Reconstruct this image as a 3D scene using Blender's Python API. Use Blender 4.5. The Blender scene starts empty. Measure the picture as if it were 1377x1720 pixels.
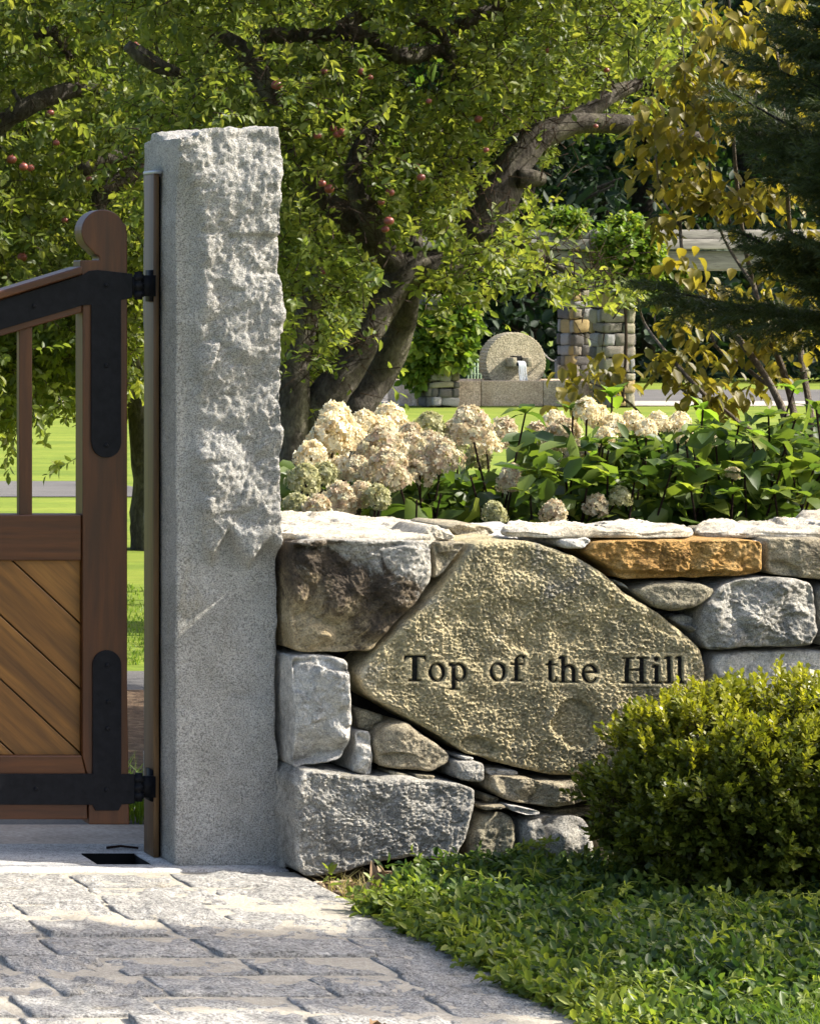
import bpy, math, random
import numpy as np
from mathutils import Vector, Matrix, Quaternion

# ---------------------------------------------------------------- camera, sky, sun, exposure
SC = bpy.context.scene
COL = SC.collection
F = 5373.0                     # focal length in photo pixels; the eye is at (0,0,1.6) looking along +Y
cam = bpy.data.cameras.new('camera')
cam_o = bpy.data.objects.new('camera', cam)
COL.objects.link(cam_o)
cam_o.location = (0, 0, 1.6)
cam_o.rotation_euler = (math.pi/2, 0, 0)
cam.sensor_fit = 'HORIZONTAL'; cam.sensor_width = 36.0
cam.lens = F/1377*36.0
AS = 1377.0/1720.0
cam.sensor_fit = 'AUTO'
cam.lens = F/1720*36.0
cam.shift_x = (688.5+1380)/1720.0
cam.shift_y = -(860-500)/1720.0
cam.clip_start = 0.1; cam.clip_end = 900
cam.dof.use_dof = True; cam.dof.focus_distance = 9.0; cam.dof.aperture_fstop = 40
SC.camera = cam_o

SUN_EL, SUN_AZ = math.radians(42), math.radians(11.5)      # azimuth: from +X turned towards the camera
S = Vector((math.cos(SUN_EL)*math.cos(SUN_AZ), -math.cos(SUN_EL)*math.sin(SUN_AZ), math.sin(SUN_EL)))
sun = bpy.data.lights.new('sun', 'SUN'); sun.energy = 4.2; sun.angle = math.radians(0.53); sun.color = (1.0, 0.94, 0.84)
sun_o = bpy.data.objects.new('sun', sun); COL.objects.link(sun_o)
sun_o.rotation_euler = S.to_track_quat('Z', 'Y').to_euler(); sun_o.location = (20, -2, 18)
wd = bpy.data.worlds.new('World'); SC.world = wd; wd.use_nodes = True
nt = wd.node_tree; nt.nodes.clear()
sky = nt.nodes.new('ShaderNodeTexSky'); sky.sky_type = 'NISHITA'; sky.sun_disc = False
sky.sun_elevation = SUN_EL; sky.sun_rotation = math.radians(90)+SUN_AZ; sky.air_density = 0.9; sky.dust_density = 4.0; sky.ozone_density = 0.6
bg = nt.nodes.new('ShaderNodeBackground'); bg.inputs[1].default_value = 0.15
wo = nt.nodes.new('ShaderNodeOutputWorld')
nt.links.new(sky.outputs[0], bg.inputs[0]); nt.links.new(bg.outputs[0], wo.inputs[0])
vs = SC.view_settings
SC.display_settings.display_device = 'sRGB'
vs.view_transform = 'Standard'; vs.look = 'None'; vs.gamma = 1.0; vs.use_curve_mapping = False
vs.exposure = 1.36
SC.render.engine = 'CYCLES'
SC.cycles.use_denoising = True
SC.cycles.max_bounces = 8; SC.cycles.diffuse_bounces = 4; SC.cycles.transmission_bounces = 6
SC.cycles.sample_clamp_indirect = 6

# ---------------------------------------------------------------- helpers
RS = np.random.RandomState(11); random.seed(5)
def W(px, py, d): return np.array(((px+1380)/F*d, d, 1.6-(py-500)/F*d))
def GP(px, py, z=0.0):
    d = (1.6-z)*F/(py-500); return np.array(((px+1380)/F*d, d, z))
def nrm(a):
    a = np.asarray(a, float); return a/np.maximum(np.linalg.norm(a, axis=-1, keepdims=True), 1e-9)

def mk(name, V, polys, mat=None, parent=None, smooth=False, rnd=None, loc=None):
    me = bpy.data.meshes.new(name)
    V = np.asarray(V, np.float32)
    if loc is not None: V = V-np.asarray(loc, np.float32)
    if isinstance(polys, np.ndarray):
        n, k = polys.shape
        me.vertices.add(len(V)); me.vertices.foreach_set('co', V.ravel())
        me.loops.add(n*k); me.loops.foreach_set('vertex_index', polys.astype(np.int32).ravel())
        me.polygons.add(n); me.polygons.foreach_set('loop_start', np.arange(0, n*k, k, dtype=np.int32))
        me.update(calc_edges=True)
    else:
        me.from_pydata([tuple(v) for v in V], [], [tuple(int(i) for i in p) for p in polys])
    if rnd is not None:
        a = me.attributes.new('rnd', 'FLOAT', 'FACE'); a.data.foreach_set('value', np.asarray(rnd, np.float32))
    if smooth: me.polygons.foreach_set('use_smooth', np.ones(len(me.polygons), bool))
    if mat: me.materials.append(mat)
    o = bpy.data.objects.new(name, me); COL.objects.link(o)
    if loc is not None: o.location = loc
    if parent is not None:
        o.parent = parent
        if loc is not None: o.location = Vector(loc)-world_of(parent)
        else: o.location = -world_of(parent)
    return o
def world_of(o):
    v = Vector(o.location)
    while o.parent is not None:
        o = o.parent; v = v+Vector(o.location)
    return v
def thing(name, label, cat, loc=(0, 0, 0), group=None):
    o = bpy.data.objects.new(name, None); COL.objects.link(o); o.location = loc; o.empty_display_size = .1
    tag(o, label, cat, group); return o
def tag(o, label=None, cat=None, group=None, kind=None):
    if label: o['label'] = label
    if cat: o['category'] = cat
    if group: o['group'] = group
    if kind: o['kind'] = kind
    return o
def inst(name, mesh, parent, M):
    """a part that shares its mesh; M is its world matrix"""
    o = bpy.data.objects.new(name, mesh); COL.objects.link(o)
    o.parent = parent
    o.matrix_basis = Matrix.Translation(-world_of(parent)) @ M
    return o
def frame_M(p, a, n, sl, sw=None):
    """matrix whose local X runs along a, Z about n"""
    a = Vector(a).normalized(); n = Vector(n); s = n.cross(a)
    if s.length < 1e-5: s = Vector((1, .3, 0)).cross(a)
    s.normalize(); n = a.cross(s); sw = sl if sw is None else sw
    M = Matrix((a*sl, s*sw, n*sl)).transposed().to_4x4(); M.translation = Vector(p); return M

# vectorised noise
_pt = np.random.RandomState(3).permutation(256); _pt = np.concatenate([_pt, _pt, _pt])
_gr = nrm(np.random.RandomState(4).normal(size=(256, 3)))
def perlin(P):
    P = np.asarray(P, float); i = np.floor(P).astype(int); f = P-i; i = i & 255
    u = f*f*f*(f*(f*6-15)+10); r = np.zeros(len(P))
    for dx in (0, 1):
        wx = u[:, 0] if dx else 1-u[:, 0]
        for dy in (0, 1):
            wy = u[:, 1] if dy else 1-u[:, 1]
            for dz in (0, 1):
                wz = u[:, 2] if dz else 1-u[:, 2]
                h = _pt[_pt[_pt[(i[:, 0]+dx) & 255]+((i[:, 1]+dy) & 255)]+((i[:, 2]+dz) & 255)]
                g = _gr[h]
                r += wx*wy*wz*((f[:, 0]-dx)*g[:, 0]+(f[:, 1]-dy)*g[:, 1]+(f[:, 2]-dz)*g[:, 2])
    return r*1.5
def fbm(P, o=4, gain=.5):
    P = np.asarray(P, float); r = np.zeros(len(P)); a = 1.0
    for k in range(o):
        r += a*perlin(P*(2.03**k)+17.3*k); a *= gain
    return r
def facet(P2, scale, seed, steep=.8):
    """chiselled facets: upper envelope of tilted cones round jittered grid points (continuous)"""
    P2 = np.asarray(P2, float)*scale; c = np.floor(P2).astype(int); best = np.full(len(P2), -1e9)
    rs = np.random.RandomState(seed); T = rs.rand(64, 64, 5)
    for dx in (-1, 0, 1):
        for dy in (-1, 0, 1):
            k = c+np.array((dx, dy)); t = T[k[:, 0] % 64, k[:, 1] % 64]
            q = P2-(k+t[:, :2]); h = (t[:, 2]-.5)*.9+(t[:, 3]-.5)*1.3*q[:, 0]+(t[:, 4]-.5)*1.3*q[:, 1]-steep*np.hypot(q[:, 0], q[:, 1])
            best = np.maximum(best, h)
    return best/scale
def v3(a, b, c): return np.stack([a, b, c], -1)

# materials
class MT:
    def __init__(s, name):
        s.m = bpy.data.materials.new(name); s.m.use_nodes = True; s.t = s.m.node_tree; s.t.nodes.clear()
        s.out = s.n('ShaderNodeOutputMaterial')
    def n(s, typ, ins=None, **kw):
        nd = s.t.nodes.new(typ)
        for k, v in kw.items(): setattr(nd, k, v)
        for k, v in (ins or {}).items():
            if isinstance(v, bpy.types.NodeSocket): s.t.links.new(v, nd.inputs[k])
            else: nd.inputs[k].default_value = v
        return nd
    def ramp(s, fac, stops, interp='LINEAR'):
        nd = s.t.nodes.new('ShaderNodeValToRGB'); cr = nd.color_ramp; cr.interpolation = interp
        while len(cr.elements) > 1: cr.elements.remove(cr.elements[-1])
        cr.elements[0].position = stops[0][0]; cr.elements[0].color = c4(stops[0][1])
        for p, c in stops[1:]:
            e = cr.elements.new(p); e.color = c4(c)
        s.t.links.new(fac, nd.inputs[0]); return nd.outputs[0]
    def noise(s, vec, scale, det=4, rough=.55, dist=0):
        return s.n('ShaderNodeTexNoise', {'Vector': vec, 'Scale': scale, 'Detail': det, 'Roughness': rough, 'Distortion': dist}).outputs[0]
    def mix(s, fac, a, b, mode='MIX'):
        nd = s.t.nodes.new('ShaderNodeMix'); nd.data_type = 'RGBA'; nd.blend_type = mode
        for i, v in ((0, fac), (6, a), (7, b)):
            if isinstance(v, bpy.types.NodeSocket): s.t.links.new(v, nd.inputs[i])
            else: nd.inputs[i].default_value = (v if i == 0 else c4(v))
        return nd.outputs[2]
    def math(s, op, a, b=0.0):
        nd = s.t.nodes.new('ShaderNodeMath'); nd.operation = op
        for i, v in ((0, a), (1, b)):
            if isinstance(v, bpy.types.NodeSocket): s.t.links.new(v, nd.inputs[i])
            else: nd.inputs[i].default_value = v
        return nd.outputs[0]
    def objvec(s, stretch=(1, 1, 1), rand=True):
        tc = s.n('ShaderNodeTexCoord').outputs['Object']
        mp = s.n('ShaderNodeMapping', {'Vector': tc, 'Scale': stretch})
        if not rand: return mp.outputs[0]
        r = s.n('ShaderNodeObjectInfo').outputs['Random']
        mv = s.n('ShaderNodeVectorMath', {0: mp.outputs[0]}, operation='ADD')
        cx = s.n('ShaderNodeCombineXYZ', {0: s.math('MULTIPLY', r, 37.0), 1: s.math('MULTIPLY', r, 91.0), 2: s.math('MULTIPLY', r, 53.0)})
        s.t.links.new(cx.outputs[0], mv.inputs[1]); return mv.outputs[0]
    def bump(s, h, strength, dist=.01, normal=None):
        ins = {'Height': h, 'Strength': strength, 'Distance': dist}
        if normal is not None: ins['Normal'] = normal
        return s.n('ShaderNodeBump', ins).outputs[0]
    def bsdf(s, col, rough=.8, spec=.3, normal=None, metal=0.0):
        ins = {'Base Color': col if isinstance(col, bpy.types.NodeSocket) else c4(col), 'Roughness': rough, 'Specular IOR Level': spec, 'Metallic': metal}
        if normal is not None: ins['Normal'] = normal
        b = s.n('ShaderNodeBsdfPrincipled', ins); s.t.links.new(b.outputs[0], s.out.inputs[0]); return b
def c4(c): return (c[0], c[1], c[2], 1.0) if len(c) == 3 else tuple(c)

def stone_mat(name, cols, scale=7, speck=.25, stain=None, stain_at=.55, stain_w=.12, sscale=4, bump=.5, bscale=70, rand=True, fine=260, spread=(.32, .68), bdist=.012, mott=1.0):
    m = MT(name); v = m.objvec(rand=rand)
    n1 = m.noise(v, scale, 8, .65, .6)
    k = len(cols); lo, hi = spread
    c = m.ramp(n1, [(lo+(hi-lo)*i/(k-1), cols[i]) for i in range(k)])
    n2 = m.noise(v, fine, 2, .6)
    c = m.mix(1.0, c, m.ramp(m.noise(v, 38, 7, .7, .4), [(.34, (1-.34*mott,)*3), (.5, (1, 1, 1)), (.66, (1+.24*mott,)*3)]), 'MULTIPLY')
    sp = m.ramp(n2, [(.35, (1-speck*1.6,)*3), (.5, (1, 1, 1)), (.66, (1+speck,)*3)])
    c = m.mix(1.0, c, sp, 'MULTIPLY')
    if stain is not None:
        n3 = m.noise(v, sscale, 6, .7, 1.2)
        f = m.ramp(n3, [(stain_at, (0, 0, 0)), (stain_at+stain_w, (1, 1, 1))])
        c = m.mix(f, c, m.mix(1.0, stain, sp, 'MULTIPLY'))
    b1 = m.noise(v, bscale, 10, .7)
    b2 = m.noise(v, fine*.9, 3, .6)
    nb = m.bump(b1, min(1, bump*1.5), bdist*2.6); nb = m.bump(b2, min(1, bump*1.1), .006, nb)
    m.bsdf(c, .85, .25, nb); return m.m

def leaf_mat(name, cols, trans=.42, rough=.45, spec=.35, src='attr', tcol=1.5, tint=(1.1, 1.15, .55)):
    """thin leaf: reflects and lets light through; colour picked per leaf"""
    m = MT(name)
    if src == 'attr': r = m.n('ShaderNodeAttribute', attribute_name='rnd').outputs['Fac']
    else: r = m.n('ShaderNodeObjectInfo').outputs['Random']
    c = m.ramp(r, [(i/(len(cols)-1), cols[i]) for i in range(len(cols))])
    p = m.n('ShaderNodeBsdfPrincipled', {'Base Color': c, 'Roughness': rough, 'Specular IOR Level': spec})
    tc = m.mix(1.0, c, tuple(tcol*t for t in tint), 'MULTIPLY')
    t = m.n('ShaderNodeBsdfTranslucent', {'Color': tc})
    mx = m.n('ShaderNodeMixShader', {0: trans, 1: p.outputs[0], 2: t.outputs[0]})
    m.t.links.new(mx.outputs[0], m.out.inputs[0]); return m.m

# mesh builders
class Acc:
    def __init__(s): s.V = []; s.Q = []; s.R = []; s.n = 0
    def add(s, V, Q, r=None):
        V = np.asarray(V, float); Q = np.asarray(Q, int)
        s.V.append(V); s.Q.append(Q+s.n); s.n += len(V)
        s.R.append(np.full(len(Q), .5) if r is None else (np.full(len(Q), r) if np.isscalar(r) else np.asarray(r)))
    def build(s, name, mat, parent=None, smooth=False, loc=None):
        return mk(name, np.concatenate(s.V), np.concatenate(s.Q), mat, parent, smooth, np.concatenate(s.R), loc)

def box_vq(a, b):
    x0, y0, z0 = a; x1, y1, z1 = b
    V = np.array([(x0, y0, z0), (x1, y0, z0), (x1, y1, z0), (x0, y1, z0), (x0, y0, z1), (x1, y0, z1), (x1, y1, z1), (x0, y1, z1)], float)
    Q = np.array([(0, 3, 2, 1), (4, 5, 6, 7), (0, 1, 5, 4), (1, 2, 6, 5), (2, 3, 7, 6), (3, 0, 4, 7)])
    return V, Q
def bevel(o, w, seg=2):
    md = o.modifiers.new('bevel', 'BEVEL'); md.width = w; md.segments = seg; md.limit_method = 'ANGLE'; md.angle_limit = .6
    return o
def box(name, a, b, mat, parent=None, bev=0.0):
    c = (np.array(a, float)+np.array(b, float))/2
    V, Q = box_vq(a, b); o = mk(name, V, Q, mat, parent, False, None, c)
    if bev: bevel(o, bev)
    return o
def prism(name, pts, y0, y1, mat, parent=None, bev=0.0):
    """outline in X,Z extruded from y0 back to y1"""
    n = len(pts); pts = np.asarray(pts, float)
    V = np.concatenate([v3(pts[:, 0], np.full(n, y0), pts[:, 1]), v3(pts[:, 0], np.full(n, y1), pts[:, 1])])
    area = np.sum(pts[:, 0]*np.roll(pts[:, 1], -1)-np.roll(pts[:, 0], -1)*pts[:, 1])
    ii = list(range(n)) if area > 0 else list(range(n))[::-1]
    polys = [tuple(ii), tuple(n+i for i in ii[::-1])]
    for k in range(n):
        i, j = ii[k], ii[(k+1) % n]; polys.append((j, i, n+i, n+j))
    c = V.mean(0); o = mk(name, V, polys, mat, parent, False, None, c)
    if bev: bevel(o, bev)
    return o
def lattice(nx, ny, nz):
    """closed box surface in the unit cube -1..1 with shared vertices"""
    idx = {}; V = []; Q = []
    def vid(i, j, k):
        t = (i, j, k)
        if t not in idx:
            idx[t] = len(V); V.append((2*i/nx-1, 2*j/ny-1, 2*k/nz-1))
        return idx[t]
    for i in range(nx):
        for j in range(ny):
            Q.append((vid(i, j, 0), vid(i, j+1, 0), vid(i+1, j+1, 0), vid(i+1, j, 0)))
            Q.append((vid(i, j, nz), vid(i+1, j, nz), vid(i+1, j+1, nz), vid(i, j+1, nz)))
    for i in range(nx):
        for k in range(nz):
            Q.append((vid(i, 0, k), vid(i+1, 0, k), vid(i+1, 0, k+1), vid(i, 0, k+1)))
            Q.append((vid(i, ny, k), vid(i, ny, k+1), vid(i+1, ny, k+1), vid(i+1, ny, k)))
    for j in range(ny):
        for k in range(nz):
            Q.append((vid(0, j, k), vid(0, j, k+1), vid(0, j+1, k+1), vid(0, j+1, k)))
            Q.append((vid(nx, j, k), vid(nx, j+1, k), vid(nx, j+1, k+1), vid(nx, j, k+1)))
    return np.array(V), np.array(Q)
def spline(pts, step):
    """Catmull-Rom through pts (any columns), resampled about every step"""
    P = np.asarray(pts, float); E = np.concatenate([[2*P[0]-P[1]], P, [2*P[-1]-P[-2]]]); out = []
    for i in range(len(P)-1):
        p0, p1, p2, p3 = E[i:i+4]; n = max(1, int(np.linalg.norm((p2-p1)[:3])/step))
        for t in np.arange(n)/n:
            out.append(.5*((2*p1)+(-p0+p2)*t+(2*p0-5*p1+4*p2-p3)*t*t+(-p0+3*p1-3*p2+p3)*t**3))
    out.append(P[-1]); return np.array(out)
def tube_vq(pts, rad, n=8, rough=0.0, freq=6.0, cap=True):
    P = np.asarray(pts, float); m = len(P); rad = np.broadcast_to(np.asarray(rad, float), (m,))
    T = nrm(np.gradient(P, axis=0)); u = np.cross(T[0], (0.3, 0.1, 1)); 
    if np.linalg.norm(u) < 1e-3: u = np.cross(T[0], (1, 0, 0))
    u = nrm(u); V = []
    a = np.arange(n)*2*np.pi/n
    for i in range(m):
        u = nrm(u-T[i]*np.dot(u, T[i])); w = np.cross(T[i], u)
        V.append(P[i]+rad[i]*(np.outer(np.cos(a), u)+np.outer(np.sin(a), w)))
    V = np.concatenate(V); ctr = np.repeat(P, n, 0)
    if rough:
        h = fbm(V*freq, 4, .55)+.45*np.abs(perlin(V*freq*3.1)); V = ctr+(V-ctr)*(1+rough*h)[:, None]
    Q = []
    for i in range(m-1):
        for k in range(n):
            k2 = (k+1) % n; Q.append((i*n+k, i*n+k2, (i+1)*n+k2, (i+1)*n+k))
    if cap:
        V = np.concatenate([V, P[-1:], P[:1]]); e = len(V)-2
        for k in range(0, n, 2):
            Q.append((e, (m-1)*n+k, (m-1)*n+(k+1) % n, (m-1)*n+(k+2) % n)); Q.append((e+1, (k+2) % n, (k+1) % n, k))
    return V, np.array(Q)

LEAF6 = (np.array([(0, 0, 0), (.3, .46, .07), (.68, .4, .05), (1, 0, -.1), (.68, -.4, .05), (.3, -.46, .07)]), np.array([(0, 1, 2, 3), (0, 3, 4, 5)]))
LEAF4 = (np.array([(0, 0, 0), (.45, .5, .05), (1, 0, -.05), (.45, -.5, .05)]), np.array([(0, 1, 2, 3)]))
OBOV = (np.array([(0, 0, 0), (.65, .5, .1), (1, 0, .02), (.65, -.5, .1)]), np.array([(0, 1, 2, 3)]))
NEED = (np.array([(0, .5, 0), (1, .15, 0), (1, -.15, 0), (0, -.5, 0)]), np.array([(0, 1, 2, 3)]))
def leaves_vq(tpl, P, A, N, L, Wd):
    T, Fq = tpl; n = len(P); A = nrm(A); Sd = nrm(np.cross(N, A)); Nn = np.cross(A, Sd)
    L = np.broadcast_to(L, (n,)); Wd = np.broadcast_to(Wd, (n,))
    V = P[:, None]+A[:, None]*(T[None, :, 0:1]*L[:, None, None])+Sd[:, None]*(T[None, :, 1:2]*Wd[:, None, None])+Nn[:, None]*(T[None, :, 2:3]*L[:, None, None])
    Q = (np.arange(n)*len(T))[:, None, None]+Fq[None]
    return V.reshape(-1, 3), Q.reshape(-1, Fq.shape[1])
def shoots(rs, base, dirs, length, k, L, Wd, ang=.9, droop=.25, rj=.35, t0=.1, wild=0.0):
    """leaves set spirally along n straight shoots; returns P, A, N, L, W, r"""
    n = len(base); D = nrm(dirs); ref = nrm(rs.normal(size=(n, 3))); U = nrm(np.cross(D, ref)); Vv = np.cross(D, U)
    r0 = rs.rand(n); ph0 = rs.rand(n)*6.28; out = []
    length = np.broadcast_to(length, (n,))
    for j in range(k):
        t = t0+(1-t0)*(j+.5)/k; ph = ph0+j*2.4+rs.normal(size=n)*.3
        o = U*np.cos(ph)[:, None]+Vv*np.sin(ph)[:, None]
        a = ang*(1.15-.5*t)+rs.normal(size=n)*.15*(1+2.2*wild)
        A = D*np.cos(a)[:, None]+o*np.sin(a)[:, None]; A[:, 2] -= droop*rs.rand(n)*1.4; A = nrm(A)
        N = D*.7+np.array((0, 0, .8))+rs.normal(size=(n, 3))*(.3+.5*wild)-o*.3
        sc = (.65+.5*rs.rand(n))*(1.05-.25*abs(t-.5))
        out.append((base+D*(length*t)[:, None], A, N, L*sc, Wd*sc, np.clip(r0*(1-rj)+rs.rand(n)*rj, 0, 1)))
    return [np.concatenate([o[i] for o in out]) for i in range(6)]
def rand_dirs(rs, n, up=.4):
    d = rs.normal(size=(n, 3)); d[:, 2] += up; return nrm(d)
def inpoly(P, poly):
    x, y = P[:, 0], P[:, 1]; poly = np.asarray(poly, float); c = np.zeros(len(P), bool); j = len(poly)-1
    for i in range(len(poly)):
        xi, yi = poly[i]; xj, yj = poly[j]
        with np.errstate(divide='ignore', invalid='ignore'):
            c ^= ((yi > y) != (yj > y)) & (x < (xj-xi)*(y-yi)/(yj-yi+1e-12)+xi)
        j = i
    return c

def stone_vq(poly, org, u, v, n, depth, seed, edge=.013, res=.0075, bulge=.006, amp=.008, freq=10, fac=.6, fscale=15, fine=.0032, jit=.004, extra=None, carve=None, taper=.02, front=True, calm=None, ffreq=9, inset=.0025):
    """a rubble stone: outline poly in the plane (u,v), rough face towards n, body going back by depth"""
    rs = np.random.RandomState(seed); P = np.asarray(poly, float)
    if np.sum(P[:, 0]*np.roll(P[:, 1], -1)-np.roll(P[:, 0], -1)*P[:, 1]) < 0: P = P[::-1]
    for _ in range(2):                                   # cut the corners
        Q0 = P*.86+np.roll(P, -1, 0)*.14; Q1 = P*.14+np.roll(P, -1, 0)*.86
        P = np.stack([Q0, Q1], 1).reshape(-1, 2)
    C = np.concatenate([P, P[:1]]); sl = np.concatenate([[0], np.cumsum(np.linalg.norm(np.diff(C, axis=0), axis=1))])
    na = max(24, int(sl[-1]/res)//2*2); s = np.arange(na)/na*sl[-1]
    O = np.stack([np.interp(s, sl, C[:, 0]), np.interp(s, sl, C[:, 1])], 1); c = O.mean(0)
    dirv = O-c; rr = np.linalg.norm(dirv, axis=1)
    so = rs.rand(3)*40
    j = fbm(v3(O[:, 0]*14, O[:, 1]*14, np.full(na, so[0])), 3)*jit
    O = c+dirv*(1+(j-inset)/np.maximum(rr, .02))[:, None]; dirv = O-c; rr = np.linalg.norm(dirv, axis=1)
    nr = max(6, int(rr.max()/res))
    ss = 1-(np.arange(nr)/nr)**1.15
    X = c[None]+dirv[None]*ss[:, None, None]                # (nr,na,2)
    dist = (1-ss)[:, None]*rr[None]*.85
    X = X.reshape(-1, 2); dist = dist.ravel()
    def height(X2, dd):
        cm = 1.0 if calm is None else calm(X2[:, 0], X2[:, 1])
        q = np.clip(dd/edge, 0, 1); e = -edge*(1-np.sqrt(np.clip(1-(1-q)**2, 0, 1)))
        P3 = v3(X2[:, 0]*freq, X2[:, 1]*freq, np.full(len(X2), so[1]))
        w = .3+.7*q
        h = e+bulge*np.clip(1-(np.linalg.norm((X2-c)/rr.max(), axis=1))**2, 0, 1)+amp*fbm(P3, 5, .52)*w*(.3+.7*cm)
        if fac: h += cm*fac*w*(facet(X2+so[:2]+.02*np.stack([perlin(P3*1.3), perlin(P3*1.3+9)], 1), fscale, seed))
        if fine: h += cm*fine*w*fbm(P3*ffreq, 3, .6)
        if extra is not None: h += extra(X2[:, 0], X2[:, 1])
        return h
    h = height(X, dist)
    if carve is not None: h = h-carve(X[:, 0], X[:, 1])
    V = [org+np.outer(X[:, 0], u)+np.outer(X[:, 1], v)+np.outer(h, n)]
    Q = []
    A = np.arange(nr*na).reshape(nr, na)
    for i in range(nr-1):
        a, b = A[i], A[i+1]; Q.append(np.stack([a, np.roll(a, -1), np.roll(b, -1), b], 1))
    cen = nr*na; V.append((V[0][A[-1]].mean(0))[None]); a = A[-1]
    last = np.stack([np.full((na+1)//2, cen), a[0::2], np.roll(a, -1)[0::2], np.roll(a, -2)[0::2]], 1)
    if na % 2: last = last[:-1]; Q.append(np.array([(cen, a[-1], a[0], a[0])]))
    Q.append(last)
    # body going back
    prev = A[0]; nn = cen+1
    for t in (.08, .3, .65, 1.0):
        k = fbm(v3(O[:, 0]*8, O[:, 1]*8, np.full(na, t*3+so[2])), 3)*jit*1.5
        O2 = c+dirv*(1-taper*t+k/np.maximum(rr, .03))[:, None]
        back = h[:na]*(1 if t < .2 else .5)-depth*t
        V.append(org+np.outer(O2[:, 0], u)+np.outer(O2[:, 1], v)+np.outer(back, n))
        cur = np.arange(nn, nn+na); nn += na
        Q.append(np.stack([prev, cur, np.roll(cur, -1), np.roll(prev, -1)], 1)); prev = cur
    V.append(V[-1].mean(0)[None]); a = prev
    last = np.stack([np.full((na+1)//2, nn), np.roll(a, -2)[0::2], np.roll(a, -1)[0::2], a[0::2]], 1)
    if na % 2: last = last[:-1]
    Q.append(last)
    Q = np.concatenate([q for q in Q if not (len(q) == 1)])
    return np.concatenate(V), Q, height, c

# ---------------------------------------------------------------- materials
M = {}
M['big'] = stone_mat('yellow_boulder', [(.36, .325, .22), (.56, .48, .28), (.68, .575, .34), (.64, .58, .43)], 6, .2, (.26, .26, .245), .6, .1, 2.6, .7, 55, fine=170, bdist=.016)
M['grey'] = stone_mat('grey_granite_rubble', [(.26, .25, .22), (.44, .42, .37), (.60, .57, .50)], 8, .3, (.42, .35, .21), .66, .1, 4, .6, 60)
M['bluegrey'] = stone_mat('pale_blue_grey_stone', [(.38, .365, .335), (.56, .54, .49), (.70, .665, .59)], 9, .2, (.50, .42, .26), .62, .1, 5, .55, 40)
M['brown'] = stone_mat('brown_stained_stone', [(.06, .048, .036), (.13, .10, .068), (.30, .235, .14)], 6, .3, (.52, .43, .27), .49, .13, 6, .7, 55, spread=(.36, .66))
M['orange'] = stone_mat('rust_orange_stone', [(.32, .18, .06), (.48, .275, .08), (.56, .37, .15)], 9, .25, (.16, .12, .08), .72, .1, 6, .6, 70)
M['tan'] = stone_mat('tan_stone', [(.26, .22, .15), (.44, .38, .26), (.58, .51, .37)], 9, .3, (.17, .16, .15), .6, .12, 5, .6, 60)
M['pale'] = stone_mat('pale_cap_stone', [(.34, .29, .21), (.48, .43, .34), (.58, .54, .46)], 8, .25, (.44, .31, .15), .62, .1, 4, .4, 50)
M['olive'] = stone_mat('olive_lichen_stone', [(.18, .16, .115), (.34, .305, .215), (.48, .43, .30)], 9, .3, (.10, .09, .07), .6, .12, 6, .6, 60)
M['core'] = stone_mat('dark_wall_core', [(.012, .011, .010), (.03, .028, .025)], 9, .2, bump=.5)
M['granite'] = stone_mat('grey_granite_pillar', [(.37, .36, .32), (.47, .455, .415), (.53, .52, .485)], 5, .32, (.40, .36, .26), .62, .2, 4, .6, 60, fine=260, mott=.3)
M['paver'] = stone_mat('grey_granite_paver', [(.36, .35, .32), (.46, .445, .41), (.54, .52, .475)], 7, .3, (.43, .39, .31), .6, .1, 5, .8, 50, fine=150)
M['threshold'] = stone_mat('sawn_granite_slab', [(.34, .335, .325), (.42, .415, .40)], 5, .3, bump=.2, bscale=90)
M['millstone'] = stone_mat('millstone_granite', [(.44, .38, .26), (.56, .49, .35)], 6, .3, bump=.6, bscale=25, fine=60)
M['basin'] = stone_mat('basin_granite', [(.36, .27, .19), (.48, .38, .27), (.56, .46, .35)], 3, .25, bump=.5, bscale=20, fine=60)
mm_ = MT('chipped_lit_brown_stone'); v = mm_.objvec(rand=False)
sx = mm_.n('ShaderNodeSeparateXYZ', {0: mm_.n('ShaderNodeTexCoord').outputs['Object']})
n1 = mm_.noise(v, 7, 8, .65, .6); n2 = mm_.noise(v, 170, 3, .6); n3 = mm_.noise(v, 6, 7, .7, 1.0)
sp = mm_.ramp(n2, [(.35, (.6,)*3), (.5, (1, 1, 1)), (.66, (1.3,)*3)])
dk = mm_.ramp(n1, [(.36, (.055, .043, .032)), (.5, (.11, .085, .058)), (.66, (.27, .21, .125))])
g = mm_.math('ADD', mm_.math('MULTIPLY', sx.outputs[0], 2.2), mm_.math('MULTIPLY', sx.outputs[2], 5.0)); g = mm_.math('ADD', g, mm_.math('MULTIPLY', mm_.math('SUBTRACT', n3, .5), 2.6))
lit_pale_f = mm_.ramp(mm_.math('MULTIPLY', g, .5), [(.14, (0, 0, 0)), (.26, (1, 1, 1))])  # upper right paled: chipped edge, plus sun on that facet put into the colour
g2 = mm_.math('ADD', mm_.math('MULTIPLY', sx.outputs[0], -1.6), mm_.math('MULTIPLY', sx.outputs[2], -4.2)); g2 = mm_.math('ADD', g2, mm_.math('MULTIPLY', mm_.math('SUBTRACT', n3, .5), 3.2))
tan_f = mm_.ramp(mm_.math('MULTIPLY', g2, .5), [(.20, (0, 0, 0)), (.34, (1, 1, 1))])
c = mm_.mix(tan_f, dk, mm_.ramp(n1, [(.35, (.34, .25, .12)), (.65, (.52, .43, .27))])); c = mm_.mix(lit_pale_f, c, mm_.ramp(n1, [(.35, (.34, .33, .30)), (.6, (.56, .53, .46)), (.7, (.50, .36, .17))]))
c = mm_.mix(1.0, c, sp, 'MULTIPLY')
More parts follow.
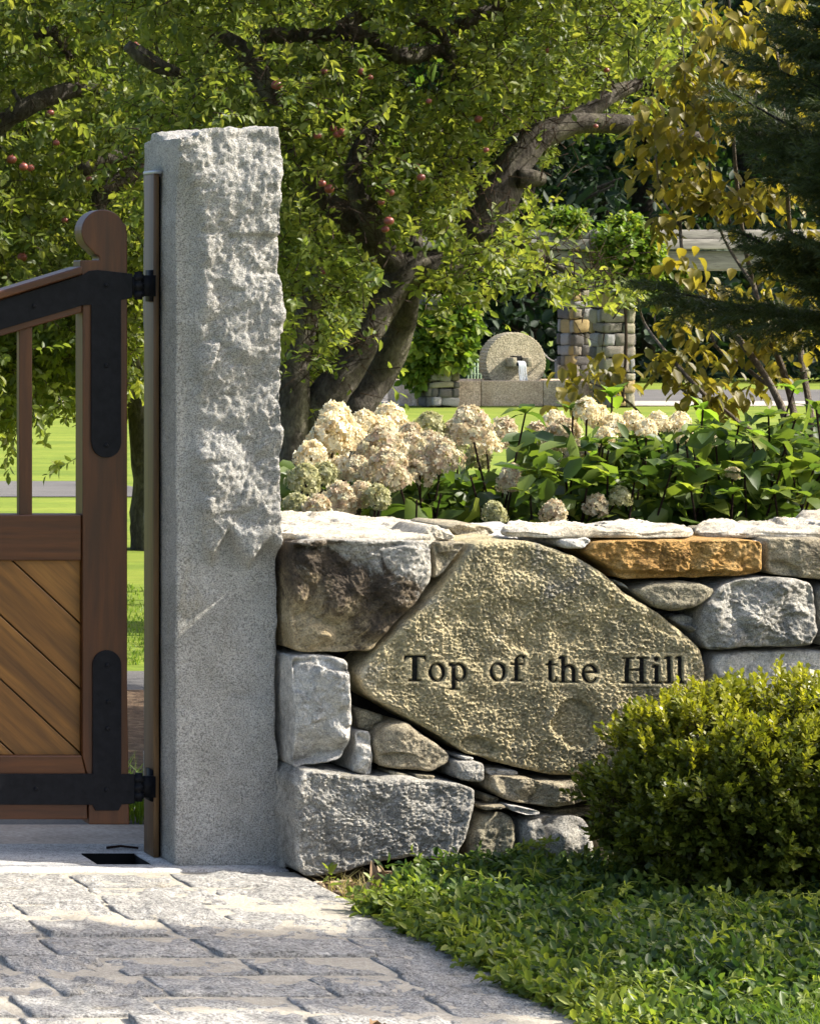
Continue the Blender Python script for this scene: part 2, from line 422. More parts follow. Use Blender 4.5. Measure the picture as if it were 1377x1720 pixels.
mm_.bsdf(c, .85, .25, mm_.bump(n2, .7, .006, mm_.bump(mm_.noise(v, 55, 10, .7), 1.0, .03))); M['chipped'] = mm_.m
COLST = [stone_mat('column_stone', [a, b], 6, .3, bump=.5, bscale=30, fine=60) for a, b in
         [((.20, .18, .15), (.32, .28, .22)), ((.34, .25, .11), (.46, .35, .17)), ((.10, .095, .09), (.19, .175, .16)), ((.30, .27, .19), (.44, .40, .28)), ((.26, .255, .25), (.40, .39, .37))]]

def wood_mat(name, cols, stretch, rough=.45, spec=.4, bump=.15):
    m = MT(name); v = m.objvec(stretch)
    n1 = m.noise(v, 9, 6, .65, .5); n2 = m.noise(v, 60, 3, .6)
    c = m.ramp(n1, [(.3+.4*i/(len(cols)-1), cols[i]) for i in range(len(cols))])
    c = m.mix(.55, c, m.ramp(n2, [(.35, (.45,)*3), (.6, (1.15,)*3)]), 'MULTIPLY')
    m.bsdf(c, rough, spec, m.bump(n2, bump, .004)); return m.m
mah = [(.026, .0078, .0014), (.052, .0150, .0024), (.085, .028, .0045)]
brd = [(.075, .031, .005), (.14, .060, .010), (.21, .098, .018)]
M['wood_v'] = wood_mat('mahogany_upright', mah, (1, 1, .07))
M['wood_h'] = wood_mat('mahogany_rail', mah, (.07, 1, 1))
M['board'] = wood_mat('oiled_board', brd, (.08, 1, 1))
M['jamb'] = wood_mat('jamb_timber', [(.05, .026, .009), (.09, .048, .017), (.14, .08, .032)], (1, 1, .07))
M['beam'] = wood_mat('weathered_grey_timber', [(.15, .14, .125), (.22, .205, .185), (.30, .28, .25)], (.1, 1, 1), .85, .15)
m = MT('black_iron'); v = m.objvec(); n = m.noise(v, 60, 5); m.bsdf(m.ramp(n, [(.3, (.003, .0035, .005)), (.7, (.007, .0075, .010))]), .6, .12, m.bump(n, .3, .002)); M['iron'] = m.m
m = MT('letter_paint'); m.bsdf((.008, .008, .007), .8, .1); M['paint'] = m.m
m = MT('grey_metal_cap'); m.bsdf((.30, .32, .36), .4, .5, None, .6); M['capmetal'] = m.m
m = MT('dark_pit'); m.bsdf((.006, .006, .006), .9, .1); M['pit'] = m.m  # near black: slot lining, and shade in the jamb gap and spout opening
def bark_mat(name, cols, pale_patch, sc=14):
    m = MT(name); v = m.objvec((1, 1, .55))
    n1 = m.noise(v, sc, 9, .7, .8); n2 = m.noise(v, 5, 5, .6, .5); n3 = m.noise(v, sc*4, 5, .7)
    c = m.ramp(n1, [(.3+.4*i/(len(cols)-1), cols[i]) for i in range(len(cols))])
    c = m.mix(m.ramp(n2, [(.52, (0, 0, 0)), (.68, (.75, .75, .75))]), c, pale_patch)
    c = m.mix(.6, c, m.ramp(n3, [(.4, (.45,)*3), (.6, (1.15,)*3)]), 'MULTIPLY')
    m.bsdf(c, .9, .15, m.bump(n3, 1.0, .03, m.bump(n1, 1.0, .09))); return m.m
M['bark'] = bark_mat('apple_bark', [(.055, .047, .040), (.12, .105, .088), (.21, .19, .155)], (.30, .28, .20))  # pale patches: lichen, lightened also to stand for sun on the right stem
M['twig'] = bark_mat('twig_bark', [(.05, .03, .02), (.11, .075, .05)], (.13, .10, .075), 40)
M['greytwig'] = bark_mat('grey_twig_bark', [(.13, .10, .075), (.30, .26, .20)], (.40, .36, .30), 40)
M['redstem'] = bark_mat('dark_red_stem', [(.022, .012, .010), (.06, .03, .022)], (.07, .05, .03), 40)
M['forestbark'] = bark_mat('forest_bark', [(.03, .025, .02), (.07, .06, .05)], (.07, .065, .05), 10)

M['apple_leaf'] = leaf_mat('apple_leaf', [(.044, .070, .020), (.090, .122, .030), (.140, .168, .038), (.20, .21, .058)], .48, .45, .28, 'attr', 1.75, (1.12, 1.1, .5))
M['apple_leaf_o'] = leaf_mat('apple_leaf_single', [(.044, .070, .020), (.090, .122, .030), (.140, .168, .038), (.20, .21, .058)], .48, .45, .28, 'obj', 1.75, (1.12, 1.1, .5))
M['hyd_leaf'] = leaf_mat('hydrangea_leaf', [(.035, .066, .018), (.065, .108, .022), (.115, .16, .028), (.18, .21, .036)], .5, .5, .22, 'obj')
M['hyd_fill'] = leaf_mat('hydrangea_inner_leaf', [(.030, .058, .016), (.06, .098, .02), (.11, .15, .026)], .4, .45, .3)
M['fresh_leaf'] = leaf_mat('fresh_sprout_leaf', [(.11, .19, .025), (.16, .24, .035)], .5, .4, .3, 'obj')
M['yellow_leaf'] = leaf_mat('yellow_autumn_leaf', [(.10, .09, .022), (.15, .13, .026), (.20, .165, .028), (.27, .21, .03), (.11, .115, .03)], .5, .45, .3, 'obj', 1.5, (1.0, 1.0, .45))
M['yellow_fill'] = leaf_mat('yellow_autumn_leaf_small', [(.10, .09, .022), (.16, .135, .026), (.22, .175, .028), (.11, .12, .03)], .5, .45, .3, 'attr', 1.5, (1.0, 1.0, .45))
M['box_leaf'] = leaf_mat('boxwood_leaf', [(.038, .056, .011), (.10, .12, .014), (.21, .21, .018), (.33, .31, .026)], .36, .38, .35)
M['vinca_leaf'] = leaf_mat('periwinkle_leaf', [(.024, .052, .018), (.058, .100, .024), (.115, .16, .03), (.22, .25, .04)], .4, .42, .3)
M['grass'] = leaf_mat('grass_blade', [(.07, .13, .018), (.12, .19, .022), (.17, .22, .03)], .4, .5, .25)
M['drygrass'] = leaf_mat('dry_grass_blade', [(.28, .22, .10), (.40, .33, .17), (.22, .22, .08)], .4, .6, .2)
M['spruce'] = leaf_mat('spruce_needle', [(.028, .042, .016), (.044, .062, .020), (.065, .082, .026)], .3, .5, .3)
M['vine_leaf'] = leaf_mat('vine_leaf', [(.04, .09, .015), (.09, .15, .02), (.15, .20, .025), (.22, .20, .03)], .45, .45, .3)
M['forest_dark'] = leaf_mat('dark_forest_leaf', [(.007, .017, .009), (.012, .027, .012), (.02, .042, .015)], .2, .6, .2)  # dark evergreen tone, also standing for the shade on the woods
M['forest_mid'] = leaf_mat('mid_forest_leaf', [(.012, .030, .012), (.024, .055, .016), (.045, .085, .018)], .3, .6, .2)
M['forest_lit'] = leaf_mat('lit_forest_leaf', [(.04, .08, .016), (.075, .125, .02), (.12, .16, .024)], .4, .6, .2)  # sunlight on the far trees put into a brighter leaf colour
def petal_mat(name, cols):
    return leaf_mat(name, cols, .38, .6, .2, 'attr', 1.15, (1, .97, .85))
M['cream'] = petal_mat('cream_petal', [(.62, .48, .29), (.72, .64, .43), (.78, .73, .54), (.80, .79, .66)])
M['pink_shade'] = petal_mat('shaded_pink_petal', [(.42, .31, .22), (.54, .45, .31), (.62, .56, .40), (.56, .55, .38)])  # dusty pink tone, also standing for the shade on the middle heads
M['limegreen'] = petal_mat('green_cream_petal', [(.28, .28, .13), (.40, .40, .20), (.52, .50, .32)])
m = MT('apple_skin'); v = m.objvec(); n = m.noise(v, 20, 4)
m.bsdf(m.ramp(n, [(.3, (.13, .018, .024)), (.5, (.22, .05, .042)), (.72, (.32, .16, .08))]), .35, .4); M['apple'] = m.m

def ground_mat(name, cols, scale, fine, bump=.4, stretch=(1, 1, 1), rough=.95, mult=.5):
    m = MT(name); v = m.objvec(stretch, False)
    n1 = m.noise(v, scale, 6, .6); n2 = m.noise(v, fine, 4, .65)
    c = m.ramp(n1, [(.32+.36*i/(len(cols)-1), cols[i]) for i in range(len(cols))])
    c = m.mix(mult, c, m.ramp(n2, [(.3, (.5,)*3), (.7, (1.4,)*3)]), 'MULTIPLY')
    m.bsdf(c, rough, .15, m.bump(n2, bump, .02)); return m.m
M['lawn'] = ground_mat('lawn_grass', [(.085, .128, .014), (.125, .165, .018), (.165, .195, .026)], .9, 14, .6, (.5, 1.6, 1), mult=.45)
M['asphalt'] = ground_mat('worn_asphalt', [(.085, .082, .08), (.12, .115, .11)], 1.2, 90, .4)
M['gravel'] = ground_mat('pale_gravel', [(.28, .25, .22), (.40, .36, .32)], 3, 40, .6)
M['apron'] = ground_mat('pinkish_stone_dust', [(.30, .25, .20), (.42, .36, .30)], 4, 60, .4)
M['soil'] = ground_mat('brown_mulch', [(.05, .032, .02), (.10, .065, .04), (.16, .115, .07)], 22, 90, 1.0)
M['sand'] = ground_mat('joint_sand', [(.34, .31, .25), (.44, .40, .325)], 8, 120, .5)

# ---------------------------------------------------------------- the ground
def sheet(name, x0, y0, x1, y1, z, mat, kind='structure'):
    o = mk(name, [(x0, y0, z), (x1, y0, z), (x1, y1, z), (x0, y1, z)], np.array([(0, 1, 2, 3)]), mat)
    if kind: o['kind'] = kind
    return o
sheet('lawn', -250, -40, 350, 560, -.030, M['lawn'])
sheet('soil_bed', 3.12, 5.0, 12.0, 13.2, -.018, M['soil'])
sheet('driveway_asphalt', -14, 9.78, 4.35, 13.9, -.022, M['asphalt'])
sheet('apron', -3.0, 9.36, 3.3, 9.80, -.014, M['apron'])
sheet('garden_path', -60, 26.1, 8.2, 28.3, -.022, M['asphalt'])
sheet('far_road', -80, 50.2, 140, 56.5, -.022, M['asphalt'])
sheet('gravel_verge', -80, 48.0, 140, 50.2, -.022, M['gravel'])

# ---------------------------------------------------------------- driveway of granite pavers
DW = sheet('driveway', -2.2, 4.8, 3.115, 8.93, -.0042, M['sand'])
rs = np.random.RandomState(21)
pv = []
Lv, Lq = lattice(22, 14, 3)
for k in range(14):
    P = Lv.copy(); e = np.array((.94, .92, .55))
    # rounded block, unit half size (.15,.1,.05)
    hs = np.array((.15, .105, .05)); Q = P*hs
    r = .007; core = np.clip(Q, -(hs-r), hs-r); dlt = Q-core; L = np.linalg.norm(dlt, axis=1, keepdims=True)
    Q = core+np.where(L > 1e-6, dlt/np.maximum(L, 1e-6)*np.minimum(L, r), 0)
    so = rs.rand(3)*50
    top = (P[:, 2] > .9)*1.0
    q3 = v3(Q[:, 0]*13+so[0], Q[:, 1]*13, np.full(len(Q), so[1]))
    Q[:, 2] += top*(-.002+.0075*fbm(q3, 4, .55)+.0035*fbm(q3*5, 3, .6)+.05*facet(Q[:, :2]+so[:2], 14, 40+k)+.005*rs.randn()*Q[:, 0]/.15*.6+.006*rs.randn()*Q[:, 1]/.1*.6)
    Q[:, 0] += .006*perlin(v3(Q[:, 1]*16+so[0], Q[:, 2]*9, np.full(len(Q), so[2]))); Q[:, 1] += .006*perlin(v3(Q[:, 0]*16+so[1], Q[:, 2]*9, np.full(len(Q), so[0])))
    o = mk('paving_stone', Q, Lq, M['paver'], None, True); pv.append(o.data); bpy.data.objects.remove(o)
ys = [8.90, 8.69, 8.45, 8.24, 8.01, 7.77, 7.56, 7.33, 7.12, 6.89, 6.66, 6.44, 6.2]
for r in range(len(ys)-1):
    hy = (ys[r]-ys[r+1])/2-.0045; yc = (ys[r]+ys[r+1])/2
    x = 3.11+rs.uniform(-.05, .03)
    while x > (.9 if yc > 6.9 else 1.3):
        w = rs.uniform(.22, .40); hw = w/2-.0045
        Mx = Matrix.Translation((x-w/2, yc+rs.normal()*.003, -.047+rs.normal()*.003)) @ Matrix.Rotation(rs.normal()*.012, 4, 'Z')
        Mx = Mx @ Matrix.Diagonal((hw/.15*(1 if rs.rand() < .5 else -1)*1.0, hy/.105, 1, 1)) if False else Mx @ Matrix.Diagonal((hw/.15, hy/.105, 1, 1))
        inst('paving_stone', pv[rs.randint(14)], DW, Mx); x -= w
# threshold slab with the drain opening
dx0, dx1, dy0, dy1 = 2.592, 2.752, 9.02, 9.195
sx0, sx1, sy0, sy1, zt = -2.2, 3.10, 8.93, 9.36, .002
V = [(sx0, sy0, zt), (sx1, sy0, zt), (sx1, sy1, zt), (sx0, sy1, zt), (dx0, dy0, zt), (dx1, dy0, zt), (dx1, dy1, zt), (dx0, dy1, zt),
     (dx0, dy0, -.09), (dx1, dy0, -.09), (dx1, dy1, -.09), (dx0, dy1, -.09), (sx0, sy0, -.05), (sx1, sy0, -.05), (sx1, sy1, -.05), (sx0, sy1, -.05)]
Qs = np.array([(0, 1, 5, 4), (1, 2, 6, 5), (2, 3, 7, 6), (3, 0, 4, 7), (5, 9, 8, 4), (6, 10, 9, 5), (7, 11, 10, 6), (4, 8, 11, 7), (1, 0, 12, 13), (2, 1, 13, 14), (3, 2, 14, 15), (0, 3, 15, 12)])
o = mk('threshold_slab', V, Qs, M['threshold']); o['kind'] = 'structure'
t = thing('gate_bolt_slot', 'black open metal slot let into the granite slab at the foot of the gate post', 'slot', ((dx0+dx1)/2, (dy0+dy1)/2, 0))
box('pit_floor', (dx0+.004, dy0+.004, -.085), (dx1-.004, dy1-.004, -.080), M['pit'], t)
for a, b in (((dx0+.001, dy0+.001, -.08), (dx0+.005, dy1-.001, -.002)), ((dx1-.005, dy0+.001, -.08), (dx1-.001, dy1-.001, -.002)), ((dx0+.005, dy1-.006, -.08), (dx1-.005, dy1-.001, .003)), ((dx0+.005, dy0+.001, -.08), (dx1-.005, dy0+.005, -.002))):
    box('slot_side', a, b, M['pit'], t)

# ---------------------------------------------------------------- granite pillar
pc = np.array((2.951, 9.147, 0.0)); PH = 2.068
PIL = thing('granite_pillar', 'tall grey granite gate post with a rough split face and sawn margins', 'pillar', tuple(pc))
Lv, Lq = lattice(56, 52, 330)
hx, hy = .1425, .147
P = Lv*np.array((hx, hy, PH/2)); nx, ny = Lv[:, 0], Lv[:, 1]; z = P[:, 2]+PH/2
X = P.copy()
r = .006; hsz = np.array((hx, hy, PH/2)); core = np.clip(P, -(hsz-r), hsz-r); dl = P-core; L = np.linalg.norm(dl, axis=1, keepdims=True)
X = core+np.where(L > 1e-6, dl/np.maximum(L, 1e-6)*np.minimum(L, r), 0)
fr = np.clip((-ny-.985)/.014, 0, 1); lf = np.clip((-nx-.985)/.014, 0, 1); rt = np.clip((nx-.985)/.014, 0, 1); tp = np.clip((Lv[:, 2]-.9985)/.001, 0, 1)
# split face: bulge inside the sawn margins, its lower end narrowing about z=.83
u = (P[:, 0]+hx)/(2*hx)
wob = .10*perlin(v3(z*3.1, np.zeros(len(z)), np.full(len(z), 3.3)))+.04*perlin(v3(z*11, np.zeros(len(z)), np.full(len(z), 8.3)))
left = .08+wob*.5+np.clip((1.02-z)*1.0, 0, 1)*.9+np.clip((z-1.86)*2.2, 0, .5)*-.7
zlow = .86+.10*perlin(v3(u*5, np.full(len(z), 2.), np.zeros(len(z))))
mm = np.clip((u-left)/.17, 0, 1)*np.clip((z-zlow)/.06, 0, 1)
mm = mm*mm*(3-2*mm)
q3 = v3(P[:, 0]*9, z*8, np.full(len(z), 5.))
rock = .024+.010*fbm(q3, 5, .55)+.26*(facet(np.stack([P[:, 0]+.45*z+.01*perlin(q3*2), z], 1), 9, 5, .8)+.04)+.26*facet(np.stack([P[:, 0]*1.1-.4*z, z], 1), 21, 9, .8)+.20*facet(np.stack([P[:, 0]*1.1+.3*z, z], 1), 50, 19, .8)+.0050*fbm(q3*9, 4, .65)
low = .0055*fbm(v3(P[:, 0]*5, z*3.2, np.full(len(z), 31.)), 4, .55)-.010*np.clip(facet(np.stack([P[:, 0], z*.7], 1), 6, 17, .5)*8+.15, 0, .6)*np.clip((u-.35)/.2, 0, 1)
smooth_part = .0012*fbm(q3*3+50, 4)
X[:, 1] -= fr*(mm*np.clip(rock, -.002, .06)+(1-mm)*(low*np.clip(u*3, 0, 1)+smooth_part)+.012*np.clip((1.9-z)/1.9, 0, 1)*0)
X[:, 0] += rt*(.010*fbm(v3(P[:, 1]*12, z*7, np.full(len(z), 11.)), 5, .55)+.25*facet(np.stack([P[:, 1], z], 1), 12, 3, .8)*np.clip((z-.85)/.1, .25, 1))-lf*(.003*fbm(v3(P[:, 1]*9, z*6, np.full(len(z), 13.)), 4)+.012*np.clip(facet(np.stack([P[:, 1], z], 1), 7, 8, .6)*6, -.3, .7)*np.clip((ny-.3)/.4, 0, 1))
X[:, 2] += tp*(.010*fbm(v3(P[:, 0]*11, P[:, 1]*11, np.full(len(z), 2.)), 4, .55)+.016*(u-.45)+.35*facet(P[:, :2], 11, 31, .7))
X[:, 2] -= .018*np.clip((z-(PH-.05))/.05, 0, 1)*np.clip(.30-u, 0, .3)*3
X = X+np.array((pc[0]-.002, pc[1], PH/2))
mk('granite_body', X, Lq, M['granite'], PIL, True, None, (pc[0], pc[1], PH/2))
# timber jamb fixed to the side of the pillar, with its metal cap, and a near-black strip standing for the slot shadow behind
box('jamb_board', (2.781, 9.12, .004), (2.7965, 9.212, 1.953), M['jamb'], PIL, .0015)
box('jamb_shadow_strip', (2.7975, 9.135, .004), (2.8045, 9.205, 1.945), M['pit'], PIL)
box('jamb_cap', (2.779, 9.112, 1.9535), (2.803, 9.215, 1.963), M['capmetal'], PIL, .002)

# ---------------------------------------------------------------- timber gate
GD = 9.10
def gx(px, d=GD): return (px+1380)/F*d
def gz(py, d=GD): return 1.6-(py-500)/F*d
GATE = thing('wooden_gate', 'dark mahogany entrance gate with diagonal boards and black iron straps', 'gate', (gx(178), GD+.03, 0))
th = .075
# stile with round finial
arc = [(174+36.5*math.cos(a), 388.5+36.5*math.sin(a)) for a in np.linspace(-.42, -3.141-.98, 26)]
st = [(214.5, 1160), (214.5, 560), (214.5, 395), (212.5, 378)]+arc+[(161, 427), (166.5, 430), (167.5, 433), (167.5, 437), (135.5, 437), (135.5, 448), (139.5, 470)]
st = st+[(139.5, 1270), (147, 1300), (150, 1350), (150, 1385), (218, 1385)]
prism('stile', [(gx(a), gz(b)) for a, b in st], GD, GD+th, M['wood_v'], GATE, .003)
XL = -760                                                      # the leaf runs on beyond the frame
def ln(px, y0, y1): return y0+(y1-y0)*(px-0)/135.0
prism('top_rail', [(gx(a), gz(b)) for a, b in ((XL, ln(XL, 503, 462.5)), (139, ln(139, 503, 462.5)), (139, ln(139, 565.5, 526)), (XL, ln(XL, 565.5, 526)))], GD+.004, GD+th-.004, M['wood_h'], GATE, .003)
prism('rail_cap', [(gx(a), gz(b)) for a, b in ((XL, ln(XL, 488, 447)), (135, ln(135, 488, 447)), (135, ln(135, 502, 461)), (XL, ln(XL, 502, 461)))], GD-.022, GD+th+.02, M['wood_h'], GATE, .004)
for px in (46.5, -50, -146, -242, -338, -434, -530, -626):
    yt = ln(px, 562, 523)
    prism('baluster', [(gx(px-11), gz(yt)), (gx(px+11), gz(yt)), (gx(px+11), gz(866)), (gx(px-11), gz(866))], GD+.016, GD+.016+.030, M['wood_v'], GATE, .0025)
prism('middle_rail', [(gx(XL), gz(864.5)), (gx(139), gz(864.5)), (gx(139), gz(942)), (gx(XL), gz(942))], GD+.006, GD+th-.006, M['wood_h'], GATE, .004)
prism('lower_rail', [(gx(XL), gz(1269)), (gx(139), gz(1269)), (gx(146), gz(1300)), (gx(149), gz(1377)), (gx(XL), gz(1377))], GD+.004, GD+th-.006, M['wood_h'], GATE, .004)
prism('far_stile', [(gx(XL-70), gz(860)), (gx(XL), gz(860)), (gx(XL), gz(1383)), (gx(XL-70), gz(1383))], GD, GD+th, M['wood_v'], GATE, .003)
# diagonal tongue boards: each clipped to the panel, made along its own length so that the grain follows it
x0, x1, z0, z1 = gx(XL), gx(139.5), gz(1270), gz(941)
def clip(poly, a, b, c):
    out = []
    for i in range(len(poly)):
        p, q = poly[i], poly[(i+1) % len(poly)]; fp = a*p[0]+b*p[1]-c; fq = a*q[0]+b*q[1]-c
        if fp <= 0: out.append(p)
        if fp*fq < 0: s_ = fp/(fp-fq); out.append((p[0]+s_*(q[0]-p[0]), p[1]+s_*(q[1]-p[1])))
    return out
ang = math.atan2(1158-1030, 138); ca, sa = math.cos(ang), math.sin(ang)     # boards fall to the right in the picture plane
# coordinate across the boards in px: c = y*ca - x*sa ; joints at these values
jc = [942*ca-24*sa, 1030*ca, 1138*ca, 1243*ca]
step = (jc[3]-jc[0])/3
js = [jc[0]-step*k for k in range(1, 4)][::-1]+jc+[jc[3]+step*k for k in range(1, 11)]
rs = np.random.RandomState(8)
for i in range(len(js)-1):
    c0, c1 = js[i]+1.2, js[i+1]-1.2
    poly = [(XL, 941), (139.5, 941), (139.5, 1270), (XL, 1270)]
    poly = clip(poly, sa, -ca, -c0); 
    if len(poly) >= 3: poly = clip(poly, -sa, ca, c1)
    if len(poly) < 3: continue
    W3 = np.array([(gx(a), gz(b)) for a, b in poly]); c = W3.mean(0); dd = W3-c
    loc = np.stack([dd[:, 0]*ca-dd[:, 1]*sa, dd[:, 0]*sa+dd[:, 1]*ca], 1)
    rel = GD+.020+rs.uniform(0, .002)
    o = prism('board', loc, -.011, .011, M['board'], None, .0025)
    off = Vector(o.location)
    o.parent = GATE; o.rotation_euler = (0, ang, 0)
    wp = Vector((c[0], rel+.011, c[1]))+Matrix.Rotation(ang, 3, 'Y') @ off
    o.location = wp-world_of(GATE)
prism('panel_backing', [(x0, z0), (x1, z0), (x1, z1), (x0, z1)], GD+.0435, GD+.052, M['wood_h'], GATE)
# iron straps (plates 6 mm proud) with bolt heads
def strap(name, pts, y0=GD-.006, y1=GD+.003): return prism(name, [(gx(a), gz(b)) for a, b in pts], y0, y1, M['iron'], GATE, .0012)
capR = lambda cx, cy, r, up: [(cx+r*math.cos(a), cy+(-r if up else r)*math.sin(a)) for a in np.linspace(0, math.pi, 14)]
up_s = strap('iron_strap', [(XL, ln(XL, 505.5, 463)), (140, ln(140, 505.5, 463)), (150, 455), (165, 453.5), (222, 460), (222, 500), (204, 503.5), (203, 505), (203, 744)]+capR(178.5, 744, 24.5, False)+[(153, 744), (153, 512), (140, ln(140, 554, 514)), (XL, ln(XL, 554, 514))])
lo_s = strap('iron_strap', [(203.5, 1300)]+capR(179.5, 1116, 24, True)+[(155.5, 1299.5), (XL, 1299.5), (XL, 1350), (155.5, 1351.5), (160, 1361), (199, 1361), (204, 1351), (226, 1349), (226, 1300)])
bolts = [(178, 479), (178, 614), (178, 748), (57, 514), (-20, 540)], [(179.5, 1117), (181, 1178), (180, 1223), (60, 1325), (-40, 1325), (178, 1326)]
bv, bq = lattice(4, 4, 2)
bv = nrm(bv)*np.array((.0065, .0065, .0065)); bv[:, 1] *= .6
for pr, lst in zip((up_s, lo_s), bolts):
    for a, b in lst:
        o = mk('bolt', bv+np.array((gx(a), GD-.007, gz(b))), bq, M['iron'], pr, True, None, (gx(a), GD-.007, gz(b)))
# hinges from gate to jamb
for yy in (480, 1322):
    A = Acc(); xa, xb, zc = gx(216), 2.781, gz(yy)
    A.add(*tube_vq([(gx(233), GD-.002, zc-.040), (gx(233), GD-.002, zc+.040)], .011, 12))
    for zz in (-.024, 0.0, .024):
        A.add(*tube_vq([(gx(233), GD-.002, zc+zz-.008), (gx(233), GD-.002, zc+zz+.008)], .0145, 12))
    o = A.build('hinge', M['iron'], GATE, False, (gx(233), GD, zc))
    V, Q = box_vq((gx(222), GD-.004, zc-.026), (gx(231), GD+.006, zc+.026)); V2, Q2 = box_vq((gx(235), GD-.002, zc-.03), (2.7805, GD+.020, zc+.03))
    V3, Q3 = box_vq((2.7745, GD+.0205, zc-.045), (2.7805, GD+.075, zc+.045))
    A2 = Acc(); A2.add(V, Q); A2.add(V2, Q2); A2.add(V3, Q3); A2.build('hinge_plate', M['iron'], o, False, (gx(236), GD, zc))
# ---------------------------------------------------------------- rubble stone wall
WALL = thing('stone_wall', 'thick dry stone wall of mixed rubble with pale cap stones and a carved boulder', 'wall', (4.2, 9.4, 0))
UX, UY, UZ = np.array((1., 0, 0)), np.array((0, 1., 0)), np.array((0, 0, 1.))
def wstone(pts, d=8.93, depth=.30, mat='grey', seed=1, name='stone', label=None, **kw):
    poly = [((a+1380)/F*d, 1.6-(b-500)/F*d) for a, b in pts]
    V, Q, hf, c = stone_vq(poly, np.array((0, d, 0.)), UX, UZ, -UY, depth, seed, **kw)
    o = mk(name, V, Q, M[mat], WALL, True, None, (c[0], d, c[1]))
    if label: o['label'] = label
    return o, hf
def wcap(pts, z, th, mat='pale', seed=1, d0=None, **kw):
    poly = [tuple(GP(a, b, z)[:2]) for a, b in pts]
    V, Q, hf, c = stone_vq(poly, np.array((0, 0, z)), UX, UY, UZ, th, seed, **kw)
    return mk('cap_stone', V, Q, M[mat], WALL, True, None, (c[0], c[1], z))
box('wall_core', (3.17, 9.08, -.05), (7.2, 9.88, .885), M['core'], WALL)
# corner stones beside the pillar
def ridge(x, z):
    px = x*F/8.93-1380; py = 500-(z-1.6)*F/8.93
    a = ((px-560)*.62-(py-905)*.78)/100.0                     # a ridge running down to the right; the lower left facet falls away
    a2 = ((px-640)*.80-(py-960)*.60)/100
    f = .020*np.clip(a, -1.4, 0)+.012*np.clip(a, 0, 1)
    return f-.012*np.clip(1-np.abs((px-585-(py-960)*.55)/26), 0, 1)*.6+.010*np.clip((py-1040)/60, 0, 1)
wstone([(495, 907), (580, 905), (700, 908), (724, 913), (727, 949), (725, 974), (704, 1011), (671, 1047), (646, 1076), (628, 1095), (570, 1099), (498, 1098), (495, 1058), (494, 985), (494, 940)], 8.90, .87, 'chipped', 3, label='dark brown corner stone with a chipped upper edge paled as if sunlit', res=.005, amp=.012, fac=.9, fscale=13, fine=.005, extra=ridge, edge=.014, taper=.0)
wstone([(500, 1105), (537, 1099), (578, 1105), (585, 1111), (586, 1158), (593, 1206), (592, 1246), (576, 1278), (537, 1288), (508, 1293), (502, 1296), (499, 1280), (498, 1232), (497, 1189), (497, 1115)], 8.885, .47, 'bluegrey', 4, label='pale blue grey upright block', res=.005, amp=.008, fac=1.0, fscale=13, edge=.012, fine=.004, extra=lambda x, z: -.02*np.clip((x-3.245)/.06, -1, 1)**2, taper=.0)
wstone([(499, 1309), (515, 1293), (633, 1304), (690, 1309), (772, 1315), (801, 1326), (802, 1346), (794, 1376), (781, 1411), (770, 1442), (738, 1446), (690, 1440), (642, 1448), (594, 1462), (537, 1474), (515, 1474), (501, 1462), (496, 1390), (495, 1341)], 8.84, .55, 'grey', 6, label='long grey granite block at the foot of the wall', res=.0048, amp=.007, fac=.35, fscale=26, fine=.006, freq=14, edge=.014, jit=.006, taper=.0)
# the carved boulder
LET = []
def G(x0, x1, y0, y1, f, serifs): LET.append((x0, x1, y0, y1, f))
def bx(x, y, x0, x1, y0, y1): return np.maximum(np.abs(x-(x0+x1)/2)-(x1-x0)/2, np.abs(y-(y0+y1)/2)-(y1-y0)/2)
def el(x, y, cx, cy, rx, ry): 
    k = np.hypot((x-cx)/rx, (y-cy)/ry); return (k-1)*min(rx, ry)
def ring(x, y, cx, cy, rx, ry, ix, iy, tilt=0.0):
    xi = x-tilt*(y-cy); return np.maximum(el(x, y, cx, cy, rx, ry), -el(xi, y, cx, cy, ix, iy))
mn = lambda *a: np.minimum.reduce(a)
def tri(x, y, x0, x1, y0, y1, h):                              # bracketed foot serif: a bar with a shallow peak over it
    return mn(bx(x, y, x0, x1, y0, y1), )
def gT(x, y): return mn(bx(x, y, 691.5, 699.5, 1101, 1143), bx(x, y, 678, 713.5, 1100.5, 1104), bx(x, y, 685.5, 706, 1141.3, 1143.7), np.maximum(bx(x, y, 678, 684, 1100.5, 1110), (x-678)*.8+(y-1110)*.6), np.maximum(bx(x, y, 708, 713.5, 1100.5, 1110), -(x-713.5)*.8+(y-1110)*.6))
def go(cx, b): return lambda x, y: ring(x, y, cx, b-15.5, 13.6, 15.7, 8.3, 13.2, .12)
def gp(x, y): return mn(bx(x, y, 757.3, 763.6, 1115, 1157), bx(x, y, 753, 769, 1155.8, 1158), np.maximum(ring(x, y, 769.5, 1129, 12.8, 15.2, 7.6, 12.4, .1), 757.5-x), np.maximum(bx(x, y, 752.5, 760, 1113, 1118.5), (1113-y)*.8+(752.5+0-x)*.5+1))
def gf(x, y): return mn(bx(x, y, 864, 870.3, 1108, 1143), bx(x, y, 857, 879, 1114.3, 1116.8), bx(x, y, 857.5, 877, 1141.6, 1143.9), np.maximum(ring(x, y, 874.5, 1110.5, 10.5, 10, 5.2, 8, 0), np.maximum(y-1110.5, x-879)), el(x, y, 879, 1104, 2.6, 2.6))
